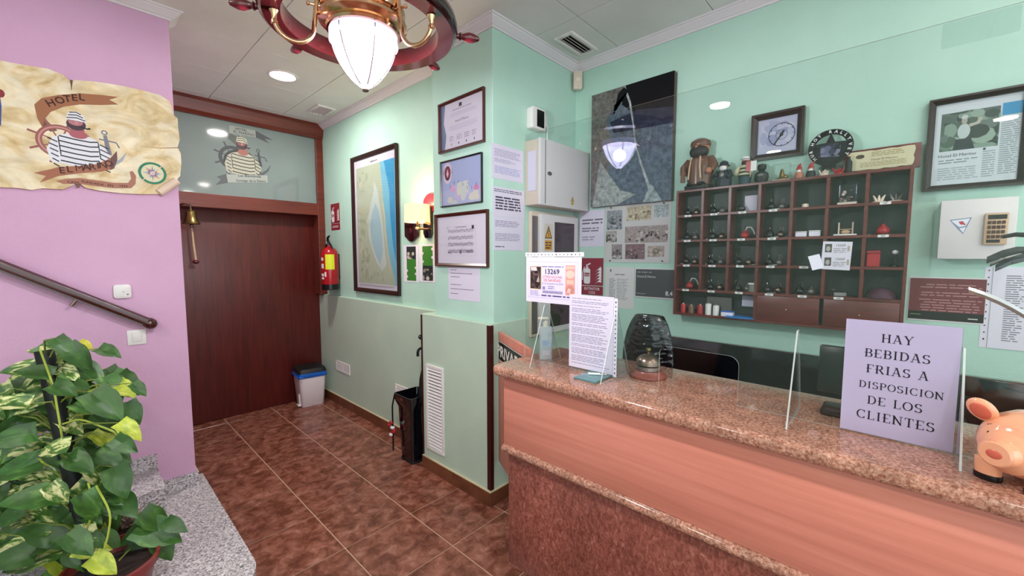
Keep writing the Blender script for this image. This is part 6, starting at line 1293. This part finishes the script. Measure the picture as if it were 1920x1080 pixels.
# thermostat and socket
t, W, H = hang('wall_thermostat', 'white rounded thermostat above the end of the handrail', 'thermostat', 'y', YP, [(212, 534), (246, 533), (247, 559), (213, 560)], 0.02)
G().prism(rrect(-W / 2, W / 2, -H / 2, H / 2, 0.014), 0, 0.018).obj('housing', 'white_plastic', t, bevel=0.003)
G().prism(rrect(-W * .42, W * .42, -H * .40, H * .40, 0.01), 0.018, 0.021).obj('cover', 'white_plastic', t, bevel=0.002)
G().ball((W * .05, 0.0, 0.0215), (0.006, 0.006, 0.002), 10, 6).obj('button', 'offwhite', t); G().ball((W * .28, -H * .22, 0.0215), (0.004, 0.004, 0.002), 10, 6).obj('indicator', 'grey_metal', t)
t, W, H = hang('light_switch', 'square white light switch just under the handrail knob', 'switch', 'y', YP, [(238, 620), (274, 617), (275, 645), (239, 648)], 0.01)
G().box(-W / 2, W / 2, -H / 2, H / 2, 0, 0.008).obj('switch_plate', 'white_plastic', t, bevel=0.002)
G().box(-W * .24, W * .24, -H * .28, H * .28, 0.008, 0.012, Matrix.Rotation(0.04, 4, 'X')).obj('rocker', 'white_plastic', t, bevel=0.002)
G().box(-W * .27, W * .27, -H * .31, H * .31, 0.0075, 0.0085).obj('rocker_surround', 'offwhite', t)

# ================================================================== BY THE DOOR
P = ony(358, 403, 4.25)
t = thing('brass_bell', 'small brass ship bell with a cord hung on the rail above the door', 'bell', P)
G().tube([(0.0, 0.0, 0.05), (0.0, 0.0, 0.08), (-0.04, 0.03, 0.09), (-0.06, 0.10, 0.085)], 0.007, 8).obj('bracket', 'bronze', t)
G().lathe([(0.062, -0.075), (0.064, -0.072), (0.050, -0.055), (0.038, -0.025), (0.033, 0.005), (0.034, 0.025), (0.026, 0.035), (0.010, 0.038), (0.008, 0.05), (0, 0.05)], 30).obj('bell_cup', 'old_brass', t)
G().ball((0, 0, -0.088), (0.012, 0.012, 0.016), 12, 8).obj('clapper', 'bronze', t)
G().tube([(0, 0, -0.10), (0.002, 0, -0.14), (0.006, 0, -0.25), (0.012, 0, -0.34), (0.014, 0, -0.375)], [0.004, 0.007, 0.0085, 0.009, 0.009], 8).obj('cord', 'calc_tan', t)
G().ball((0.014, 0, -0.385), (0.024, 0.024, 0.018), 14, 8).obj('cord_knob', 'oxblood', t)

# white pedal bin with blue bag
t = thing('pedal_bin', 'white pedal bin with black lid and blue liner in the corner', 'bin', Matrix.Translation((1.592, 4.325, 0)) @ Matrix.Rotation(math.radians(-6), 4, 'Z'))
b0 = rrect(-0.105, 0.105, -0.115, 0.115, 0.03); b1 = rrect(-0.125, 0.125, -0.135, 0.135, 0.035)
G().prism(b0, 0.0, 0.31, None, b1).obj('bin_body', 'bin_white', t, bevel=0.004)
G().prism(rrect(-0.128, 0.128, -0.138, 0.138, 0.037), 0.295, 0.345, None, rrect(-0.133, 0.133, -0.143, 0.143, 0.037)).obj('bag_rim', 'blue_bag', t, bevel=0.006)
G().tube([(x * 1.02, y * 1.02, 0.31 + 0.006 * math.sin(i * 1.9)) for i, (x, y) in enumerate(rrect(-0.13, 0.13, -0.14, 0.14, 0.037, 4))], 0.009, 6).obj('bag_fold', 'blue_bag', t)
G().prism(rrect(-0.136, 0.136, -0.146, 0.146, 0.04), 0.345, 0.385, None, rrect(-0.12, 0.12, -0.13, 0.13, 0.035)).obj('lid', 'black_matte', t, bevel=0.006)
G().box(-0.135, -0.105, -0.085, -0.02, 0.012, 0.026).obj('pedal', 'white_plastic', t, bevel=0.003); G().box(-0.124, -0.105, -0.075, -0.03, 0.026, 0.13).obj('pedal_link', 'offwhite', t, bevel=0.002)

# umbrella stand with a furled umbrella, beside the pillar base
t = thing('umbrella_stand', 'glossy black umbrella stand in the corner of the pillar base', 'stand', Matrix.Translation((1.665, 2.545, 0)))
def square(r, c): return rrect(-r, r, -r * 1.05, r * 1.05, c)
G().prism(square(0.075, 0.02), 0.0, 0.02).obj('stand_foot', 'black_matte', t)
n = len(square(0.08, 0.02)); v = []; f = []
for (r, z) in ((0.072, 0.02), (0.085, 0.40), (0.105, 0.46), (0.105, 0.50), (0.100, 0.50), (0.095, 0.46), (0.078, 0.40), (0.066, 0.03)): v += [(x, y, z) for x, y in square(r, 0.018)]
for k in range(7):
    for i in range(n): f.append((k * n + i, k * n + (i + 1) % n, (k + 1) * n + (i + 1) % n, (k + 1) * n + i))
f.append(tuple(range(n - 1, -1, -1))); f.append(tuple(7 * n + i for i in range(n)))
G().add(v, f).obj('stand_body', 'black_gloss', t)
G().box(-0.107, -0.105, -0.02, 0.02, 0.465, 0.485).obj('maker_label', 'steel', t)
G().tube([(-0.10, 0.10, 0.49), (-0.112, 0.115, 0.40), (-0.112, 0.115, 0.06)], 0.006, 8).obj('side_rod', 'black_plastic', t)
t = thing('red_ribbon', 'crumpled red and white scarf tied to the side of the umbrella stand', 'scarf', Vector((1.553, 2.665, 0.17)))
r = random.Random(8)
for k in range(6): G().ball((r.uniform(-.006, .006), r.uniform(-.01, .01), 0.012 + k * 0.018), (0.016, 0.022, 0.014), 10, 7, Matrix.Rotation(r.uniform(-.4, .4), 4, 'X')).obj('scarf_fold', 'red_plastic' if k % 3 else 'label_white', t)
t = thing('black_umbrella', 'furled black umbrella with hooked handle leaning in the corner of the stand', 'umbrella', Vector((1.69, 2.50, 0.04)))
G().tube([(0, 0, 0), (0.002, -0.02, 0.2), (0.0, -0.035, 0.42)], [0.006, 0.03, 0.036], 12).obj('furled_canopy', 'black_matte', t)
G().tube([(0.0, -0.035, 0.42), (0.0, -0.045, 0.58), (0.0, -0.055, 0.68)], [0.036, 0.03, 0.012], 12).obj('canopy_folds', 'black_matte', t)
G().tube([(0, -0.055, 0.66), (0, -0.06, 0.74)], 0.006, 8).obj('shaft', 'black_plastic', t)
G().tube([(0, -0.06, 0.73)] + [(-0.028 + 0.028 * math.cos(a), -0.06 + 0.0, 0.78 + 0.028 * math.sin(a)) for a in [PI * k / 8 for k in range(9)]] + [(-0.056, -0.06, 0.755)], 0.010, 8).obj('crook', 'black_plastic', t)
t = thing('coat_hook', 'black knob hook on the side of the pillar base above the umbrella', 'hook', Vector((1.66, YBL + 0.005, 0.93)))
G().lathe([(0, 0), (0.022, 0), (0.022, 0.006), (0.009, 0.010), (0.009, 0.022), (0.019, 0.03), (0.016, 0.042), (0, 0.045)], 16, Matrix.Rotation(-PI / 2, 4, 'X')).obj('knob', 'black_plastic', t); G().box(-0.014, 0.014, 0, 0.004, -0.045, 0.03).obj('hook_plate', 'black_plastic', t)

# ================================================================== PLANT ON THE STEP
PB = Vector((0.01, 2.16, 0.156))
pl = thing('potted_pothos', 'big variegated pothos in a clay pot climbing a black pole on the step', 'plant', PB)
G().lathe([(0, 0), (0.095, 0), (0.105, 0.01), (0.132, 0.125), (0.144, 0.13), (0.148, 0.160), (0.136, 0.162), (0.128, 0.135), (0.12, 0.125), (0, 0.125)], 36, Matrix.Translation((0.025, 0, 0))).obj('clay_pot', 'pot_clay', pl)
G().lathe([(0, 0.132), (0.06, 0.136), (0.126, 0.13), (0.12, 0.126), (0, 0.126)], 20, Matrix.Translation((0.025, 0, 0))).obj('soil', 'soil', pl)
ptop = Vector((-0.09, 2.28, 1.155)) - PB
G().tube([(-0.02, 0.0, 0.15), tuple(Vector((-0.02, 0, 0.15)).lerp(ptop, .5)), tuple(ptop)], 0.026, 12).obj('climbing_pole', 'pole_black', pl)
def leaf_mesh(name, m, fold, droop):
    v = []; f = []; n = 10
    for i in range(n + 1):
        q = i / n; hw = 0.36 * (math.sin(PI * min(1, q ** 0.72 * 1.0)) ** 0.8) * (1 - 0.25 * q) if 0 < q < 1 else 0.004
        if q < 0.12 and q > 0: hw = 0.30
        back = -0.10 if 0 < q < 0.12 else 0
        z0 = -droop * q * q
        for s in (-1, -.5, 0, .5, 1): v.append((q + (back if abs(s) == 1 else back * .4 * abs(s)), s * hw, z0 + fold * abs(s) * hw + (0.02 * math.sin(q * 9) * abs(s))))
    for i in range(n):
        for j in range(4): f.append((i * 5 + j, i * 5 + 5 + j, i * 5 + 6 + j, i * 5 + j + 1))
    me = G().add(v, f).mesh(name, m); return me
LM = []
for nm in ('leaf_dark', 'leaf_mid', 'leaf_variegated', 'leaf_yellow', 'leaf_bud'): LM.append([leaf_mesh('leaf', nm, 0.35, 0.18), leaf_mesh('leaf', nm, 0.2, 0.4)])
# leaf places: (pixel, distance of its sight line, size, heading, tilt, kind) spread over the plant's real depth
rl = random.Random(21)
def place_leaf(P, size, head, pitch, roll, k):
    M = Matrix.Translation(P - PB) @ Matrix.Rotation(head, 4, 'Z') @ Matrix.Rotation(pitch, 4, 'Y') @ Matrix.Rotation(roll, 4, 'X') @ Matrix.Scale(size, 4)
    return link('leaf', rl.choice(LM[k]), pl, M)
def pt(u, v, d): return Vector((0, 0, CAMZ)) + _ray(u, v) * d
rows_ = []
# hand placed outer leaves that make the outline: u, v, size px, kind
for (u, v, s_, k, hd) in ((120, 650, 46, 0, -0.5), (160, 648, 30, 4, 0.2), (205, 660, 44, 0, 0.5), (150, 668, 60, 0, 0.3), (65, 695, 52, 0, 2.6), (170, 695, 58, 1, 0.4), (238, 720, 62, 0, -0.6), (262, 730, 34, 0, -0.3), (250, 775, 50, 0, -0.9), (200, 760, 80, 0, -0.5), (120, 730, 52, 0, 0.1), (65, 745, 66, 2, 3.4), (110, 755, 38, 3, 3.3), (15, 755, 60, 2, 3.0), (55, 800, 70, 2, 3.6), (20, 820, 66, 1, 3.0), (245, 805, 50, 3, 0.1), (95, 840, 56, 2, 2.9), (130, 780, 52, 1, 0.4), (190, 845, 62, 0, -0.4), (220, 870, 58, 0, 0.0), (150, 830, 60, 0, 0.6), (235, 835, 48, 0, -0.2), (30, 880, 72, 1, 3.3), (100, 895, 44, 2, 0.0), (150, 870, 60, 0, -0.2), (190, 910, 62, 1, -0.6), (225, 905, 66, 0, -1.2), (60, 930, 80, 1, 3.2), (10, 935, 70, 0, 2.9), (110, 925, 50, 2, -0.6), (45, 985, 96, 2, 3.6), (95, 1000, 80, 0, -0.3), (60, 1045, 100, 2, 3.5), (20, 1045, 70, 0, 2.8), (130, 960, 60, 0, -0.8), (170, 950, 62, 1, -1.0), (150, 1020, 62, 0, -0.4), (140, 1055, 90, 3, -0.1), (195, 1060, 56, 3, 0.1), (100, 1075, 80, 1, 3.4), (275, 960, 0, 0, 0)):
    if not s_: continue
    dd = 1.50 + rl.uniform(-.10, .16); P = pt(u, v, dd); size = s_ * dd / FPX * 0.98
    rows_.append((P, size, hd, k))
for k in range(400):
    v = 1085 - 430 * rl.random() ** 0.8; u = rl.uniform(-70, 235)
    lim = 150 if v < 700 else (245 if v < 960 else 215)
    if u > lim or (u < 30 and v < 735) or (u < 70 and v < 690): continue
    dd = 1.56 + rl.uniform(-.06, .20); P = pt(u, v, dd); kind = rl.choices((0, 1, 2, 3), (4, 4, 6.5 if u < 130 else .6, .5))[0]
    rows_.append((P, rl.uniform(36, 60) * dd / FPX, rl.uniform(-1.1, 0.9) if u > 95 else rl.uniform(2.2, 4.2), kind))
view_r = math.atan2(_R.y, _R.x)
stems = []
def facing_leaf(P, size, hd, k):
    # blade turned towards the room and the light, tip hanging outwards
    room = Vector((-P.x, -P.y, 0)).normalized(); side = Vector((_R.x, _R.y, 0))
    nrm = (room * rl.uniform(.45, 1.0) + Vector((0, 0, 1)) * rl.uniform(.35, .9) + side * rl.uniform(-.45, .45)).normalized()
    tip = side * math.cos(hd) + Vector((0, 0, 1)) * (math.sin(hd) * .6 - .55); tip = (tip - nrm * tip.dot(nrm)).normalized(); y_ = nrm.cross(tip)
    base = P - tip * (size * .5)
    if base.y > 2.82: return
    M = Matrix(((tip.x, y_.x, nrm.x, base.x - PB.x), (tip.y, y_.y, nrm.y, base.y - PB.y), (tip.z, y_.z, nrm.z, base.z - PB.z), (0, 0, 0, 1))) @ Matrix.Scale(size, 4)
    link('leaf', rl.choice(LM[k]), pl, M); stems.append(base - PB)
for (P, size, hd, k) in rows_: facing_leaf(P, size, hd, k)
for i, b_ in enumerate(stems):
    if i > 95: break
    q = max(0.05, min(.97, (b_.z - 0.2) / (ptop.z - 0.2) - .08)); root = Vector((-0.02, 0, 0.17)).lerp(ptop, q)
    mid = root.lerp(b_, .5) + Vector((rl.uniform(-.02, .02), rl.uniform(-.02, .02), 0.03))
    G().tube([tuple(root), tuple(mid), tuple(b_)], [0.0026, 0.0034, 0.0016], 5).obj('leaf_stalk', 'stem_green', pl)
for pts in (((75, 655), (98, 720), (108, 770), (118, 830)), ((118, 795), (150, 787), (190, 800), (220, 815), (238, 848)), ((165, 905), (175, 950), (160, 1000), (150, 1030)), ((180, 910), (205, 960), (203, 1000), (195, 1030))):
    K = [pt(u, v, 1.47) - PB for u, v in pts]; K = [K[0] * 2 - K[1]] + K + [K[-1] * 2 - K[-2]]; cv = []
    for i in range(1, len(K) - 2):                    # a smooth run through the points
        for q in (0, .25, .5, .75): cv.append(tuple(0.5 * (2 * K[i] + (K[i + 1] - K[i - 1]) * q + (2 * K[i - 1] - 5 * K[i] + 4 * K[i + 1] - K[i + 2]) * q * q + (3 * K[i] - K[i - 1] - 3 * K[i + 1] + K[i + 2]) * q ** 3)))
    G().tube(cv + [tuple(K[-2])], 0.0034, 6).obj('vine', 'vine_pale', pl)
# sprig over the pot's rim
for (u, v, s_, hd, k) in ((295, 975, 62, .7, 0), (328, 985, 42, .1, 0), (300, 1000, 80, .3, 1), (308, 1025, 58, -.9, 0), (265, 1030, 84, 3.6, 0), (258, 1000, 56, 3.2, 0)): facing_leaf(pt(u, v, 1.70), s_ * 1.70 / FPX, hd, k)
G().tube([(0.05, -0.02, 0.17), tuple(pt(262, 1010, 1.75) - PB), tuple(pt(288, 1000, 1.73) - PB)], 0.003, 6).obj('vine', 'stem_green', pl)
# second pot with a dried clump
t = thing('dry_pot', 'small clay pot with a dried brown root clump behind the pothos', 'pot', Vector((0.075, 2.46, 0.156)))
G().lathe([(0, 0), (0.062, 0), (0.085, 0.12), (0.094, 0.124), (0.096, 0.150), (0.088, 0.15), (0.08, 0.12), (0, 0.12)], 30).obj('clay_pot', 'pot_clay', t)
G().lathe([(0, 0.14), (0.05, 0.135), (0.081, 0.125), (0, 0.12)], 16).obj('soil', 'soil', t)
g = G(); r = random.Random(4)
for k in range(130):
    a = r.uniform(0, 6.28); e = r.uniform(.3, 1.5); l_ = r.uniform(.05, .095); x, y = .012 * math.cos(a), .012 * math.sin(a); dx, dy, dz = math.cos(a) * math.cos(e), math.sin(a) * math.cos(e), math.sin(e)
    g.tube([(x, y, .13), (x + dx * l_ * .6, y + dy * l_ * .6, .13 + dz * l_ * .7), (x + dx * l_ + r.uniform(-.02, .02), y + dy * l_ + r.uniform(-.02, .02), .13 + dz * l_ * .9)], [.004, .0035, .0015], 4)
o = g.obj('dried_roots', 'dry_root', t); o['kind'] = 'stuff'
